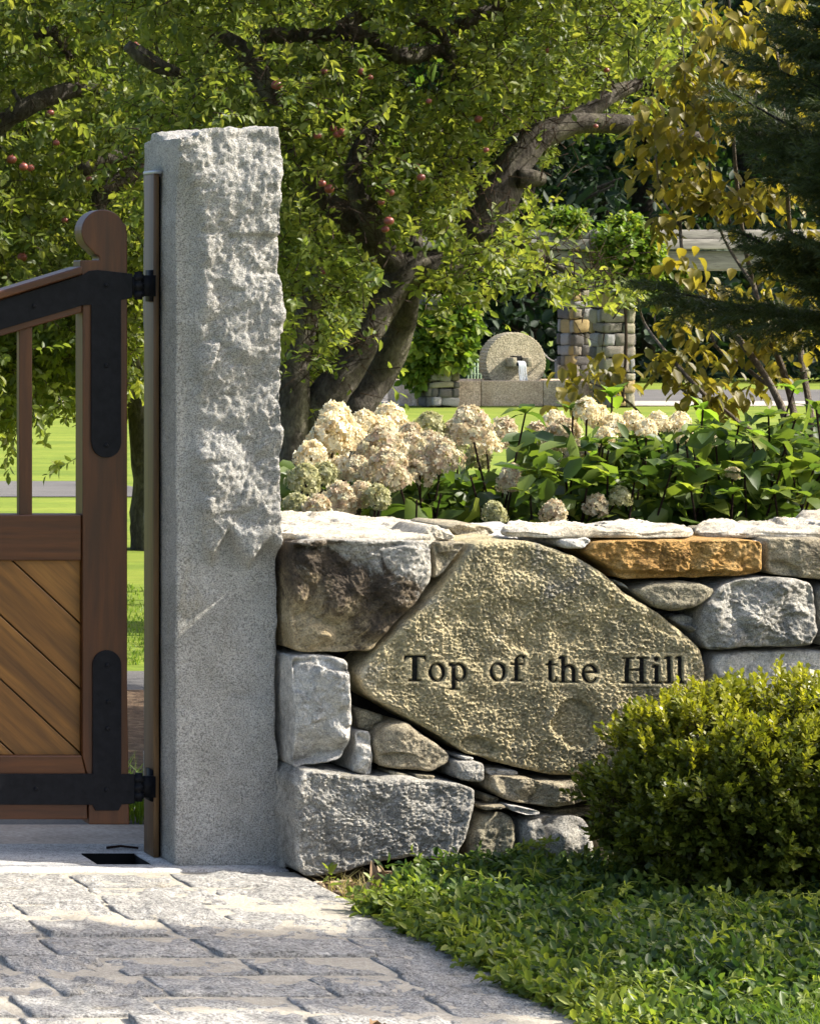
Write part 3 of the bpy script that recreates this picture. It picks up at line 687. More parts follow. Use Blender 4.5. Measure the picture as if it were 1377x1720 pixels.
def gt(x, y): return mn(bx(x, y, 920.6, 926.6, 1109, 1141), bx(x, y, 915.8, 933, 1115.2, 1117.6), np.maximum(ring(x, y, 929, 1137.5, 8.4, 9, 3.4, 6.6, 0), np.maximum(1137.5-y, x-934.5)), np.maximum(bx(x, y, 916, 926.6, 1108.5, 1117), (920-x)*.6+(1114-y)*.7))
def gh(x, y): return mn(bx(x, y, 942.6, 948.8, 1103, 1146), bx(x, y, 938.5, 953, 1144.4, 1146.6), bx(x, y, 960.2, 966.4, 1127, 1146), bx(x, y, 956.3, 971, 1144.4, 1146.6), np.maximum(ring(x, y, 954.7, 1128.5, 11.7, 12.5, 5.6, 8.6, 0), y-1128.5), np.maximum(bx(x, y, 938, 946, 1102, 1107), 1102-y+(942-x)*.5))
def ge(x, y):
    r = ring(x, y, 990, 1131.7, 13.2, 15.6, 8.0, 12.9, .1)
    return mn(np.maximum(r, -bx(x, y, 992, 1006, 1130.2, 1138.5)), np.maximum(bx(x, y, 979, 1001.5, 1127.6, 1130.2), el(x, y, 990, 1131.7, 13.2, 15.6)))
def gH(x, y): return mn(bx(x, y, 1048.8, 1055.8, 1105, 1147), bx(x, y, 1073.6, 1080.6, 1105, 1147), bx(x, y, 1050, 1079, 1124, 1126.6), *[bx(x, y, a, b, c, c+2.3) for a, b in ((1043.5, 1061), (1068.3, 1086)) for c in (1104, 1145.3)])
def gi(x, y): return mn(bx(x, y, 1098.3, 1104.5, 1118, 1147), bx(x, y, 1093.5, 1109.5, 1145.3, 1147.6), el(x, y, 1101, 1107, 3.6, 3.6), np.maximum(bx(x, y, 1094, 1101, 1116.5, 1121), (1097-x)*.6+(1117-y)*.7))
def gl(c): return lambda x, y: mn(bx(x, y, c-3.1, c+3.1, 1103, 1147), bx(x, y, c-8, c+8, 1145.3, 1147.6), np.maximum(bx(x, y, c-8, c, 1102.3, 1106.5), (c-4.5-x)*.6+(1103-y)*.7))
GL = [('T', gT, 674, 717, 1097, 1147), ('o', go(732.2, 1144.3), 715, 750, 1108, 1148), ('p', gp, 748, 786, 1108, 1162), ('o', go(835.8, 1144.3), 818, 853, 1108, 1148), ('f', gf, 853, 885, 1097, 1148), ('t', gt, 912, 938, 1104, 1151), ('h', gh, 935, 975, 1099, 1151), ('e', ge, 973, 1007, 1112, 1151), ('H', gH, 1040, 1090, 1100, 1151), ('i', gi, 1089, 1113, 1100, 1151), ('l', gl(1122), 1110, 1134, 1099, 1151), ('l', gl(1140.3), 1129, 1153, 1099, 1151)]
BD = 8.90
def sdf_all(x, z):
    px = x*F/BD-1380; py = 500-(z-1.6)*F/BD; r = np.full(len(px), 99.)
    for _, f, a, b, c, d in GL:
        k = (px > a-3) & (px < b+3) & (py > c-3) & (py < d+3)
        if k.any(): r[k] = np.minimum(r[k], f(px[k], py[k]))
    return r
def carve(x, z): return .011*np.clip((1.5-sdf_all(x, z))/1.3, 0, 1)
def blob(px, py, cx, cy, rx, ry, a=0.0):
    dx, dy = px-cx, py-cy; X2 = dx*math.cos(a)+dy*math.sin(a); Y2 = -dx*math.sin(a)+dy*math.cos(a); return np.hypot(X2/rx, Y2/ry)
def boulder(x, z):
    px = x*F/BD-1380; py = 500-(z-1.6)*F/BD
    n = .16*perlin(v3(px*.03, py*.03, np.full(len(px), 2.)))+.10*perlin(v3(px*.09, py*.09, np.full(len(px), 5.)))
    sc = lambda k: np.clip((1.0-(k+n))/.16, 0, 1)
    h = -.016*sc(blob(px, py, 968, 1216, 44, 40, .5))-.013*sc(blob(px, py, 806, 1252, 36, 16, .25))-.010*sc(blob(px, py, 868, 1050, 62, 40, .6))*.7
    h += -.006*sc(blob(px, py, 1118, 1048, 46, 16, .62))-.007*sc(blob(px, py, 925, 1065, 50, 30, -.4))
    e1 = (px-640)*.60-(py-1080)*-.80                         # the sloping left shoulder is dressed smoother
    flat = np.clip(1-np.abs(py-1126)/46, 0, 1)*((px > 660) & (px < 1160))
    h += .020*((1134-py)/220)**2*-.35+.006*np.sin(px*.011+1)
    return h-.0*flat
BO, bh = wstone([(798, 911), (849, 907), (904, 910), (938, 923), (969, 933), (1011, 958), (1045, 989), (1080, 1013), (1115, 1034), (1149, 1063), (1177, 1089), (1184, 1117), (1186, 1140), (1176, 1185), (1120, 1255), (1050, 1300), (990, 1306), (940, 1304), (886, 1297), (829, 1279), (781, 1266), (755, 1249), (711, 1223), (668, 1197), (624, 1175), (608, 1153), (604, 1136), (611, 1120), (640, 1087), (704, 1024), (740, 988), (772, 947), (789, 924)],
    BD, .42, 'big', 12, 'carved_boulder', 'broad yellow grey boulder carved with the words Top of the Hill', res=.0030, amp=.011, freq=8, fac=.20, fscale=22, fine=.0062, ffreq=15, bulge=.010, edge=.016, extra=boulder, carve=carve, calm=lambda x, z: .20+.80*np.clip((sdf_all(x, z)-3)/16, 0, 1), jit=.003)
def marching(f, a, b, c, d, st):
    xs = np.arange(a, b+st, st); ys_ = np.arange(c, d+st, st); Xg, Yg = np.meshgrid(xs, ys_, indexing='ij')
    D = f(Xg.ravel(), Yg.ravel()).reshape(Xg.shape); V = []; polys = []; key = {}
    def vid(k, p):
        if k not in key: key[k] = len(V); V.append(p)
        return key[k]
    for i in range(len(xs)-1):
        for j in range(len(ys_)-1):
            cs = [(i, j), (i+1, j), (i+1, j+1), (i, j+1)]; ds = [D[q] for q in cs]
            if min(ds) >= 0: continue
            P = []
            for k in range(4):
                p, q = cs[k], cs[(k+1) % 4]; dp, dq = ds[k], ds[(k+1) % 4]
                if dp < 0: P.append(vid(p, (xs[p[0]], ys_[p[1]])))
                if (dp < 0) != (dq < 0):
                    t_ = dp/(dp-dq); P.append(vid((min(p, q), max(p, q)), (xs[p[0]]+t_*(xs[q[0]]-xs[p[0]]), ys_[p[1]]+t_*(ys_[q[1]]-ys_[p[1]]))))
            if len(set(P)) >= 3: polys.append(P)
    return np.array(V), polys
for ch, f, a, b, c, d in GL:
    V2, polys = marching(lambda x, y: f(x, y)+.45, a, b, c, d, .8)
    Xw = (V2[:, 0]+1380)/F*BD; Zw = 1.6-(V2[:, 1]-500)/F*BD
    h = bh(np.stack([Xw, Zw], 1), np.full(len(Xw), 1.0))-.0045
    V = v3(Xw, BD-h, Zw)
    cc = V.mean(0); polys = [p[::-1] for p in polys]
    mk('letter', V, polys, M['paint'], BO, False, None, cc)
# right-hand stones
def lip(x, z):
    py = 500-(z-1.6)*F/8.90; px = x*F/8.9-1380
    return -.020*np.clip((py-(957+5*perlin(v3(px*.04, px*0, px*0+3.))))/7, 0, 1)
wstone([(1000, 909), (1108, 906), (1246, 906), (1278, 909), (1283, 914), (1283, 958), (1279, 964), (1246, 969), (1142, 972), (1049, 974), (1037, 969), (1034, 959), (1018, 951), (984, 928)], 8.90, .5, 'orange', 21, label='rust orange slab', res=.005, amp=.005, fac=.5, fscale=26, fine=.005, edge=.010, extra=lip, taper=0)
wstone([(938, 906), (987, 901), (999, 909), (984, 925), (944, 921)], 8.915, .3, 'bluegrey', 22, edge=.01)
wstone([(1287, 907), (1298, 903), (1380, 904), (1470, 905), (1475, 975), (1377, 975), (1333, 970), (1290, 965)], 8.91, .5, 'tan', 23, res=.006, amp=.006, fac=.4)
wstone([(1208, 985), (1239, 974), (1288, 968), (1333, 970), (1364, 979), (1371, 987), (1373, 1044), (1374, 1062), (1361, 1087), (1246, 1089), (1196, 1094), (1186, 1089), (1177, 1069), (1179, 1034), (1186, 1017)], 8.89, .4, 'grey', 24, res=.005, amp=.014, fac=.9, fscale=15, fine=.006, label='rough pale grey granite block')
wstone([(1377, 983), (1480, 980), (1482, 1085), (1380, 1090), (1378, 1040)], 8.90, .4, 'grey', 25)
wstone([(1062, 992), (1094, 980), (1142, 976), (1177, 980), (1206, 990), (1198, 1003), (1170, 1020), (1129, 1028), (1101, 1023), (1077, 1006)], 8.90, .3, 'olive', 26, edge=.02, bulge=.016, fac=.25, amp=.005, label='smooth lens shaped cobble')
wstone([(1125, 1037), (1149, 1031), (1163, 1035), (1176, 1049), (1167, 1066), (1149, 1059)], 8.95, .2, 'grey', 27, edge=.012, fac=.8)
wstone([(1028, 972), (1046, 978), (1060, 992), (1040, 984)], 8.95, .2, 'bluegrey', 28, edge=.006, res=.004)
wstone([(1193, 1099), (1246, 1094), (1377, 1093), (1480, 1095), (1480, 1240), (1196, 1240)], 8.92, .4, 'bluegrey', 29, amp=.004, fac=.2)
wstone([(1130, 1255), (1190, 1200), (1192, 1250), (1480, 1246), (1480, 1370), (1064, 1372), (1066, 1305)], 8.94, .4, 'grey', 30)
# infill between boulder and the foot of the wall
wstone([(595, 1186), (650, 1201), (648, 1215), (624, 1230), (598, 1226)], 8.96, .2, 'olive', 31, edge=.012, fac=.6, res=.004)
wstone([(601, 1229), (624, 1229), (629, 1272), (626, 1301), (615, 1303), (593, 1297), (593, 1276)], 8.90, .2, 'bluegrey', 32, edge=.012, fac=.9, res=.004)
wstone([(648, 1218), (685, 1212), (711, 1231), (751, 1260), (763, 1272), (760, 1285), (729, 1299), (668, 1293), (634, 1289), (630, 1247)], 8.89, .3, 'tan', 33, edge=.02, fac=.5, amp=.006, res=.005, label='wedge shaped brownish stone under the boulder')
wstone([(653, 1294), (690, 1301), (686, 1307), (655, 1303)], 8.90, .12, 'olive', 34, edge=.006, res=.004, fac=.3)
wstone([(695, 1300), (736, 1304), (728, 1311), (700, 1308)], 8.89, .12, 'tan', 35, edge=.006, res=.004, fac=.3)
wstone([(765, 1278), (799, 1277), (813, 1283), (813, 1314), (774, 1311), (765, 1306)], 8.87, .15, 'grey', 36, edge=.006, res=.004, fac=.8, label='small square blue grey chip')
wstone([(770, 1268), (796, 1272), (794, 1276), (770, 1275)], 8.90, .12, 'bluegrey', 37, edge=.004, res=.003, fac=.3)
wstone([(816, 1290), (868, 1294), (874, 1302), (818, 1303)], 8.92, .15, 'bluegrey', 38, edge=.006, res=.004, fac=.4)
wstone([(829, 1303), (886, 1305), (899, 1313), (995, 1311), (1062, 1312), (1060, 1345), (999, 1343), (973, 1352), (929, 1358), (864, 1348), (842, 1341), (821, 1325)], 8.885, .3, 'tan', 39, edge=.014, fac=.8, fscale=16, amp=.006, res=.005)
wstone([(815, 1333), (845, 1342), (838, 1351), (816, 1349)], 8.90, .15, 'olive', 40, edge=.008, res=.004)
wstone([(804, 1354), (847, 1351), (851, 1356), (812, 1363)], 8.87, .12, 'tan', 41, edge=.005, res=.004)
wstone([(852, 1351), (908, 1363), (910, 1369), (886, 1370), (855, 1361)], 8.86, .12, 'bluegrey', 42, edge=.005, res=.004)
wstone([(911, 1361), (975, 1356), (1060, 1350), (1060, 1366), (985, 1372), (920, 1368)], 8.95, .15, 'olive', 46, edge=.008, res=.006)
wstone([(812, 1368), (842, 1362), (864, 1370), (869, 1385), (869, 1437), (866, 1462), (799, 1462), (787, 1446), (791, 1407)], 8.87, .3, 'olive', 43, edge=.02, fac=.5, amp=.008, res=.005, label='upright brown lichen covered stone')
wstone([(877, 1382), (912, 1371), (964, 1371), (986, 1377), (999, 1394), (1000, 1470), (875, 1470)], 8.87, .3, 'grey', 44, edge=.02, fac=.8, fscale=11, amp=.01, res=.005)
wstone([(1004, 1393), (1050, 1385), (1100, 1392), (1116, 1410), (1118, 1475), (1004, 1475)], 8.88, .3, 'brown', 45, edge=.02, fac=.6)
wstone([(1120, 1380), (1300, 1378), (1480, 1380), (1480, 1480), (1122, 1480)], 8.93, .3, 'grey', 47)
wstone([(472, 1440), (482, 1440), (484, 1458), (472, 1460)], 8.97, .05, 'grey', 48, edge=.004, res=.004)
# small stones along the top and the caps
wstone([(727, 909), (759, 908), (787, 909), (777, 923), (759, 949), (748, 962), (731, 973), (729, 949)], 8.93, .3, 'tan', 51, edge=.012, fac=.9, fscale=18, res=.004, label='small tan chunk with an orange vein')
wstone([(696, 908), (719, 883), (737, 879), (751, 891), (768, 901), (759, 908), (726, 909)], 8.97, .22, 'pale', 52, edge=.012, fac=.9, fscale=18, res=.004)
wstone([(752, 886), (770, 880), (813, 882), (828, 887), (836, 896), (813, 902), (770, 902)], 9.20, .3, 'tan', 53, edge=.012, fac=.5, res=.005)
def plan_cap(pts, z, th, mat, seed, **kw):
    V, Q, hf, c = stone_vq(pts, np.array((0, 0, z)), UX, UY, UZ, th, seed, **kw)
    return mk('cap_stone', V, Q, M[mat], WALL, True, None, (c[0], c[1], z))
plan_cap([(3.112, 8.945), (3.30, 8.945), (3.50, 8.945), (3.60, 9.03), (3.735, 9.42), (3.745, 9.56), (3.63, 9.86), (3.43, 9.98), (3.11, 9.99)], .934, .04, 'pale', 61, res=.009, edge=.008, bulge=0, amp=.004, fac=.2, taper=0)
plan_cap([(3.62, 9.2), (3.9, 9.1), (4.3, 9.1), (4.3, 9.85), (3.75, 9.9), (3.74, 9.5)], .905, .05, 'bluegrey', 62, res=.012, edge=.012, bulge=0, amp=.006, fac=.3, taper=0)
wcap([(841, 884), (850, 875), (935, 876), (1000, 875), (1066, 873), (1139, 876), (1166, 884), (1158, 889), (1108, 890), (950, 890), (852, 889)], .952, .018, 'pale', 63, res=.008, edge=.008, bulge=0, amp=.006, fac=.3, taper=0)
wcap([(1163, 881), (1194, 871), (1281, 872), (1400, 873), (1560, 874), (1560, 890), (1400, 890), (1298, 889), (1212, 888), (1172, 886)], .950, .018, 'pale', 64, res=.010, edge=.010, bulge=0, amp=.008, fac=.4, taper=0)
plan_cap([(4.02, 8.95), (4.36, 8.945), (4.7, 8.95), (4.7, 9.3), (4.05, 9.3)], .918, .03, 'bluegrey', 65, res=.012, edge=.006, bulge=0, amp=.004, fac=.2, taper=0)
# rest of the wall beyond the frame: plain big stones
for k, (a, z0_, z1_) in enumerate([(4.84, .02, .44), (4.84, .45, .9), (5.4, .02, .5), (5.4, .51, .9), (6.0, .02, .4), (6.0, .42, .9), (6.55, .02, .55), (6.55, .56, .9)]):
    pts = [(a, z0_), (a+.53, z0_), (a+.54, z1_), (a+.01, z1_)]
    V, Q, hf, c = stone_vq(pts, np.array((0, 8.93, 0.)), UX, UZ, -UY, .3, 70+k, res=.03)
    mk('stone', V, Q, M[['grey', 'tan', 'bluegrey'][k % 3]], WALL, True, None, (c[0], 8.93, c[1]))
plan_cap([(4.82, 8.95), (7.2, 8.95), (7.2, 9.9), (4.9, 9.9)], .945, .05, 'pale', 66, res=.04, edge=.02, bulge=0, amp=.008, taper=0)

# ---------------------------------------------------------------- apple trees
def limb(acc, pts, d, rough=.10, n=12, step=.05):
    """pts: (px, py, radius px[, depth offset])"""
    P = []
    for q in pts:
        dd = d+(q[3] if len(q) > 3 else 0); w = W(q[0], q[1], dd); P.append((w[0], w[1], w[2], q[2]/F*dd))
    S_ = spline(P, step); acc.add(*tube_vq(S_[:, :3], S_[:, 3]*(1+.05*np.sin(np.arange(len(S_))*.9)), n, rough, 9.0))
    return S_
rs = np.random.RandomState(31)
D1 = 15.5
AT = thing('apple_tree', 'old gnarled apple tree with leaning forked stems behind the carved boulder wall', 'tree', tuple(GP(560, 977)))
AT.location = (W(560, 977, D1)[0], D1, 0)
a = Acc()
limb(a, [(492, 980, 38), (484, 860, 32), (486, 760, 28), (490, 680, 27), (494, 618, 25), (508, 552, 22), (519, 505, 19), (538, 450, 15), (540, 380, 11)], D1, .16, 18)
limb(a, [(505, 985, 44, .1), (515, 850, 42, .1), (527, 745, 38, .1), (548, 672, 33), (582, 618, 29), (616, 560, 26), (648, 505, 25), (675, 466, 25), (715, 442, 24)], D1, .15, 20)
limb(a, [(560, 990, 44, .3), (572, 850, 42, .3), (583, 745, 37, .3), (607, 672, 31, .3), (632, 636, 28, .3), (657, 594, 25, .25), (675, 552, 21, .2), (686, 500, 18, .1), (694, 430, 14, .2), (700, 340, 10, .3), (690, 290, 8, .4)], D1, .17, 18)
trunk = a.build('trunk', M['bark'], AT, True, (W(560, 850, D1)[0], D1, .6))
L_ = []
a = Acc()
limb(a, [(700, 462, 28), (745, 448, 30), (790, 402, 32), (826, 345, 34), (858, 285, 30), (895, 238, 24), (945, 212, 20), (1000, 207, 17), (1060, 210, 16), (1120, 224, 12), (1180, 232, 9)], D1, .12, 16)
limb(a, [(868, 300, 16), (893, 299, 15), (909, 302, 12), (914, 303, 9)], D1-.08, .2)
limb(a, [(955, 210, 14, .15), (990, 185, 15, .25), (1030, 158, 14, .3), (1070, 140, 10, .4)], D1, .15)
a.build('limb', M['bark'], AT, True, (W(850, 300, D1)[0], D1, 2.0))
for pts in ([(690, 470, 20), (645, 425, 21), (605, 385, 21), (565, 350, 19), (530, 315, 16), (500, 270, 14), (478, 210, 13)],
            [(640, 410, 16, -.1), (615, 352, 18, -.15), (592, 305, 16, -.15), (598, 262, 13, -.1), (622, 222, 14, 0), (640, 180, 10, .1)],
            [(478, 210, 13), (452, 160, 15), (436, 118, 16), (408, 85, 15), (378, 62, 11), (340, 50, 8)],
            [(440, 60, 12, .4), (480, 60, 14, .4), (546, 58, 13, .4), (600, 30, 12, .5), (640, 15, 9, .5)],
            [(546, 58, 12, .3), (585, 55, 14, .25), (630, 66, 13, .3), (661, 92, 15, .3), (705, 92, 14, .35), (748, 86, 12, .35), (766, 122, 8, .3), (772, 170, 5, .3)],
            [(650, 10, 9, .2), (700, 32, 9, .2), (740, 55, 8, .2), (758, 90, 6, .2)],
            [(760, 50, 9, .5), (790, 32, 12, .5), (830, 14, 12, .5), (880, 0, 10, .5), (930, -30, 8, .5)],
            [(790, 400, 14, -.2), (845, 398, 9, -.3), (905, 425, 8, -.4), (940, 450, 5, -.45), (985, 470, 3.5, -.5)],
            [(300, 122, 8, -.2), (268, 112, 12, -.2), (240, 95, 13, -.2), (213, 76, 9, -.2)]):
    a = Acc(); S_ = limb(a, pts, D1, .14, 12); a.build('branch', M['bark'], AT, True, tuple(S_[len(S_)//2, :3]))

def foliage_field(rs, poly, holes, n_cl, d, dspan, clr, per, shoot_len, k, L, Wd, ang=.95, droop=.35, up=.5):
    """clumps of leafy shoots spread through a crown volume; returns leaf arrays and shoot bases"""
    poly = np.asarray(poly, float); lo, hi = poly.min(0), poly.max(0); C = []
    while len(C) < n_cl:
        c = lo+rs.rand(400, 2)*(hi-lo); m_ = inpoly(c, poly)
        for h in holes: m_ &= ~inpoly(c, h)
        C += [tuple(x) for x in c[m_]]
    C = np.array(C[:n_cl]); dd = d+(rs.rand(n_cl)-.5)*2*dspan
    B = v3((C[:, 0]+1380)/F*d, dd, 1.6-(C[:, 1]-500)/F*d)
    # keep the silhouette of the crown true to its distance
    B[:, 0] = (C[:, 0]+1380)/F*dd; B[:, 2] = 1.6-(C[:, 1]-500)/F*dd
    base = np.repeat(B, per, 0)+rs.normal(size=(n_cl*per, 3))*clr*np.array((1, 1, .7))
    dirs = rand_dirs(rs, n_cl*per, up)
    return shoots(rs, base, dirs, shoot_len*(.6+.7*rs.rand(len(base))), k, L, Wd, ang, droop), base, dirs
def build_foliage(name, parent, mat, data, base, dirs, slen, loc, tpl=LEAF6, twig=None, singles=0, single_mesh=None, smat=None, trad=.0035):
    P, A_, N_, L, Wd, r = data
    if singles:
        o_ = np.argsort(P[:, 1]+.6*rs.rand(len(P)))[:singles]; keep = np.ones(len(P), bool); keep[o_] = False
        for i in o_:
            ob = inst('leaf', single_mesh, parent, frame_M(P[i], A_[i], N_[i], L[i], Wd[i]))
        P, A_, N_, L, Wd, r = P[keep], A_[keep], N_[keep], L[keep], Wd[keep], r[keep]
    V, Q = leaves_vq(tpl, P, A_, N_, L, Wd)
    o = mk(name, V, Q, mat, parent, False, np.repeat(r, len(tpl[1])), loc); o['kind'] = 'stuff'
    if twig is not None:
        n = len(base); D = nrm(dirs); s = nrm(np.cross(D, np.array((.2, .3, 1.)))); e = base+D*slen; t2 = np.cross(D, s)
        V = np.stack([base+s*trad, base-s*trad*.5+t2*trad*.86, base-s*trad*.5-t2*trad*.86, e], 1).reshape(-1, 3)
        i = np.arange(n)*4; Q = np.concatenate([np.stack([i, i+1, i+3, i+3], 1)[:, :3], np.stack([i+1, i+2, i+3], 1), np.stack([i+2, i, i+3], 1)])
        t_ = mk('twigs', V, Q, twig, parent, False, None, loc); t_['kind'] = 'stuff'
    return o
def leaf_mesh(name, tpl, mat):
    o = mk(name, tpl[0], tpl[1], mat, None, False); me = o.data; bpy.data.objects.remove(o); return me
apl = leaf_mesh('leaf', LEAF6, M['apple_leaf_o'])
holes = [[(955, 238), (1045, 240), (1090, 262), (1098, 385), (960, 388), (935, 330)], [(690, 95), (740, 100), (752, 150), (700, 165), (672, 140)], [(700, 520), (860, 480), (960, 500), (960, 640), (800, 640), (700, 620)]]
poly = [(230, -190), (700, -260), (1100, -160), (1118, 60), (1105, 180), (1060, 195), (985, 190), (930, 215), (905, 330), (935, 380), (970, 430), (1010, 470), (1000, 500), (930, 470), (880, 480), (820, 500), (770, 485), (745, 420), (700, 400), (640, 440), (590, 480), (560, 560), (520, 640), (480, 600), (440, 420), (300, 330), (235, 160)]
dat, bs, dr = foliage_field(rs, poly, holes, 360, D1, 1.2, .14, 17, .18, 12, .048, .026)
# thin out what would hang straight before the big arched limb and the stems
def thin(dat, fn, p):
    P = dat[0]; px = P[:, 0]/P[:, 1]*F-1380; py = 500-(P[:, 2]-1.6)/P[:, 1]*F
    kill = fn(px, py, P[:, 1]) & (rs.rand(len(P)) < p); return [x[~kill] for x in dat]
def near_line(px, py, pts, w):
    r = np.full(len(px), 1e9); pts = np.asarray(pts, float)
    for i in range(len(pts)-1):
        a_, b_ = pts[i], pts[i+1]; d_ = b_-a_; t_ = np.clip(((px-a_[0])*d_[0]+(py-a_[1])*d_[1])/(d_@d_), 0, 1)
        r = np.minimum(r, np.hypot(px-a_[0]-t_*d_[0], py-a_[1]-t_*d_[1]))
    return r < w
dat = thin(dat, lambda x, y, d: near_line(x, y, [(808, 375), (858, 285), (895, 238), (945, 212), (1060, 210), (1120, 224)], 34) & (d < D1+.3), .96)
dat = thin(dat, lambda x, y, d: near_line(x, y, [(490, 860), (500, 660), (525, 520)], 26) & (d < D1+.3), .9)
dat = thin(dat, lambda x, y, d: near_line(x, y, [(553, 745), (628, 565), (700, 462)], 40) & (d < D1+.4), .93)
dat = thin(dat, lambda x, y, d: near_line(x, y, [(600, 735), (672, 590), (690, 470)], 30) & (d < D1+.5), .93)
dat = thin(dat, lambda x, y, d: near_line(x, y, [(660, 440), (605, 385), (565, 350), (530, 315)], 25) & (d < D1+.3), .94)
dat = thin(dat, lambda x, y, d: near_line(x, y, [(620, 370), (592, 305), (598, 262), (622, 222)], 25) & (d < D1+.3), .94)
for l_, w_ in (([(452, 160), (436, 118), (408, 85), (378, 62)], 18), ([(300, 122), (213, 76)], 17), ([(440, 60), (546, 58), (600, 30)], 16), ([(585, 55), (661, 92), (748, 86)], 17), ([(760, 50), (830, 14)], 14), ([(990, 185), (1060, 145)], 18), ([(868, 300), (915, 303)], 18), ([(700, 32), (758, 90)], 10)):
    dat = thin(dat, lambda x, y, d: near_line(x, y, l_, w_+4) & (d < D1+.5), .95)
dat = thin(dat, lambda x, y, d: inpoly(np.stack([x, y], 1), holes[0]) | inpoly(np.stack([x, y], 1), holes[1]) | inpoly(np.stack([x, y], 1), [(930, 232), (1120, 240), (1180, 380), (1180, 470), (905, 460), (880, 400), (935, 345)]), .95)
dat = thin(dat, lambda x, y, d: inpoly(np.stack([x, y], 1), [(700, 470), (1000, 525), (1100, 520), (1100, 700), (560, 700), (640, 590), (700, 520)]), .9)
build_foliage('crown', AT, M['apple_leaf'], dat, bs, dr, .17, (W(700, 250, D1)[0], D1, 2.5), LEAF6, M['twig'], 200, apl)
# lower bright sprays seen between the stems
poly2 = [(475, 430), (560, 420), (640, 430), (650, 500), (600, 570), (560, 640), (520, 690), (478, 690)]
dat, bs, dr = foliage_field(rs, poly2, [], 46, D1+1.6, .5, .13, 14, .2, 11, .056, .03, .95, .3, .5)
build_foliage('inner_leaves', AT, M['apple_leaf'], dat, bs, dr, .17, (W(560, 550, D1)[0], D1+1.6, 1.5), LEAF6, M['twig'])
spr = []
for (x0_, y0_, x1_, y1_, dz) in ((830, 405, 905, 425, -.4), (905, 425, 985, 475, -.5), (965, 465, 1010, 490, -.5), (700, 470, 790, 500, -.3), (990, 460, 1030, 440, -.5)):
    for k in range(15):
        t_ = rs.rand(); spr.append(W(x0_+(x1_-x0_)*t_+rs.normal()*12, y0_+(y1_-y0_)*t_+rs.normal()*13, D1+dz+rs.normal()*.1))
spr = np.array(spr); dsp = rand_dirs(rs, len(spr), .1)
dat = shoots(rs, spr, dsp, .13, 9, .055, .032, 1.0, .5)
dat = thin(dat, lambda x, y, d: ((x > 915) & (y < 468) & (rs.rand(len(x)) < .7)) | (x > 965), 1.0)
build_foliage('hanging_sprays', AT, M['apple_leaf'], dat, spr, dsp, .12, (W(920, 430, D1)[0], D1, 1.9), LEAF6, M['twig'])
# apples
av, aq = lattice(8, 8, 8); av = nrm(av); 
k_ = np.hypot(av[:, 0], av[:, 1]); av = av*np.array((1, 1, .92))[None]; av[:, 2] -= np.where(av[:, 2] > 0, .34, .2)*np.sign(av[:, 2])*np.exp(-(k_/.32)**2)
st_v, st_q = tube_vq([(0, 0, .5), (.05, .02, 1.3)], .07, 5)
o = mk('apple', np.concatenate([av, st_v]), np.concatenate([aq, st_q+len(av)]), M['apple'], None, True); apm = o.data; bpy.data.objects.remove(o)
def apples(tree, lst, d, off):
    for (x, y, r_) in lst:
        p = W(x, y, d+off+rs.normal()*.12); R_ = .82*r_/F*p[1]
        Mx = Matrix.Translation(Vector(p)) @ Matrix.Rotation(rs.rand()*6, 4, 'Z') @ Matrix.Rotation(rs.normal()*.3, 4, 'X') @ Matrix.Scale(R_, 4)
        inst('apple', apm, tree, Mx)
apples(AT, [(653, 371, 10), (655, 323, 9), (647, 385, 8), (707, 298, 8.5), (553, 317, 10), (541, 308, 8), (465, 143, 11), (575, 222, 9), (566, 226, 8), (560, 216, 8), (533, 228, 8), (543, 457, 6), (535, 183, 9), (607, 120, 8), (803, 200, 8), (816, 252, 6), (622, 130, 6), (770, 325, 6), (700, 279, 6), (640, 340, 7), (920, 85, 6), (1000, 212, 5), (720, 170, 6), (545, 120, 8), (1018, 118, 6)], D1, -1.0)

# second apple tree behind the gate
D2 = 20.7
AT2 = thing('apple_tree', 'low spreading apple tree whose drooping crown is seen through the gate', 'tree', (W(262, 917, D2)[0], D2, 0))
a = Acc()
limb(a, [(262, 925, 40), (258, 860, 34), (254, 780, 31), (248, 700, 30), (238, 630, 28), (215, 560, 22), (190, 470, 18), (175, 390, 14)], D2, .14, 14, .08)
limb(a, [(246, 690, 22), (225, 672, 16), (205, 640, 14), (170, 600, 11), (120, 560, 9)], D2, .14)
a.build('trunk', M['bark'], AT2, True, (W(262, 800, D2)[0], D2, .8))
for pts in ([(190, 470, 18), (160, 380, 17), (170, 330, 16), (205, 300, 14), (250, 280, 10)], [(120, 300, 9), (150, 280, 12), (185, 265, 13), (225, 255, 9)],
            [(-60, 270, 16, -.5), (0, 210, 16, -.6), (55, 175, 17, -.6), (120, 152, 13, -.5), (180, 150, 8, -.5)], [(60, 60, 9, -.5), (90, 50, 9, -.5), (108, 80, 7, -.5), (120, 100, 5, -.5)], [(-40, 250, 12, -.4), (10, 240, 12, -.4), (60, 215, 8, -.4)], [(20, 200, 3.5, -1.6), (33, 170, 4, -1.6), (22, 150, 3, -1.6)]):
    a = Acc(); S_ = limb(a, pts, D2, .14, 10, .08); a.build('branch', M['bark'], AT2, True, tuple(S_[len(S_)//2, :3]))
poly = [(-260, -160), (330, -160), (480, 60), (480, 380), (300, 560), (245, 590), (205, 560), (170, 650), (120, 688), (40, 690), (-60, 690), (-260, 660)]
dat, bs, dr = foliage_field(rs, poly, [], 430, D2-.4, 1.7, .20, 15, .22, 11, .066, .036, .95, .45, .3)
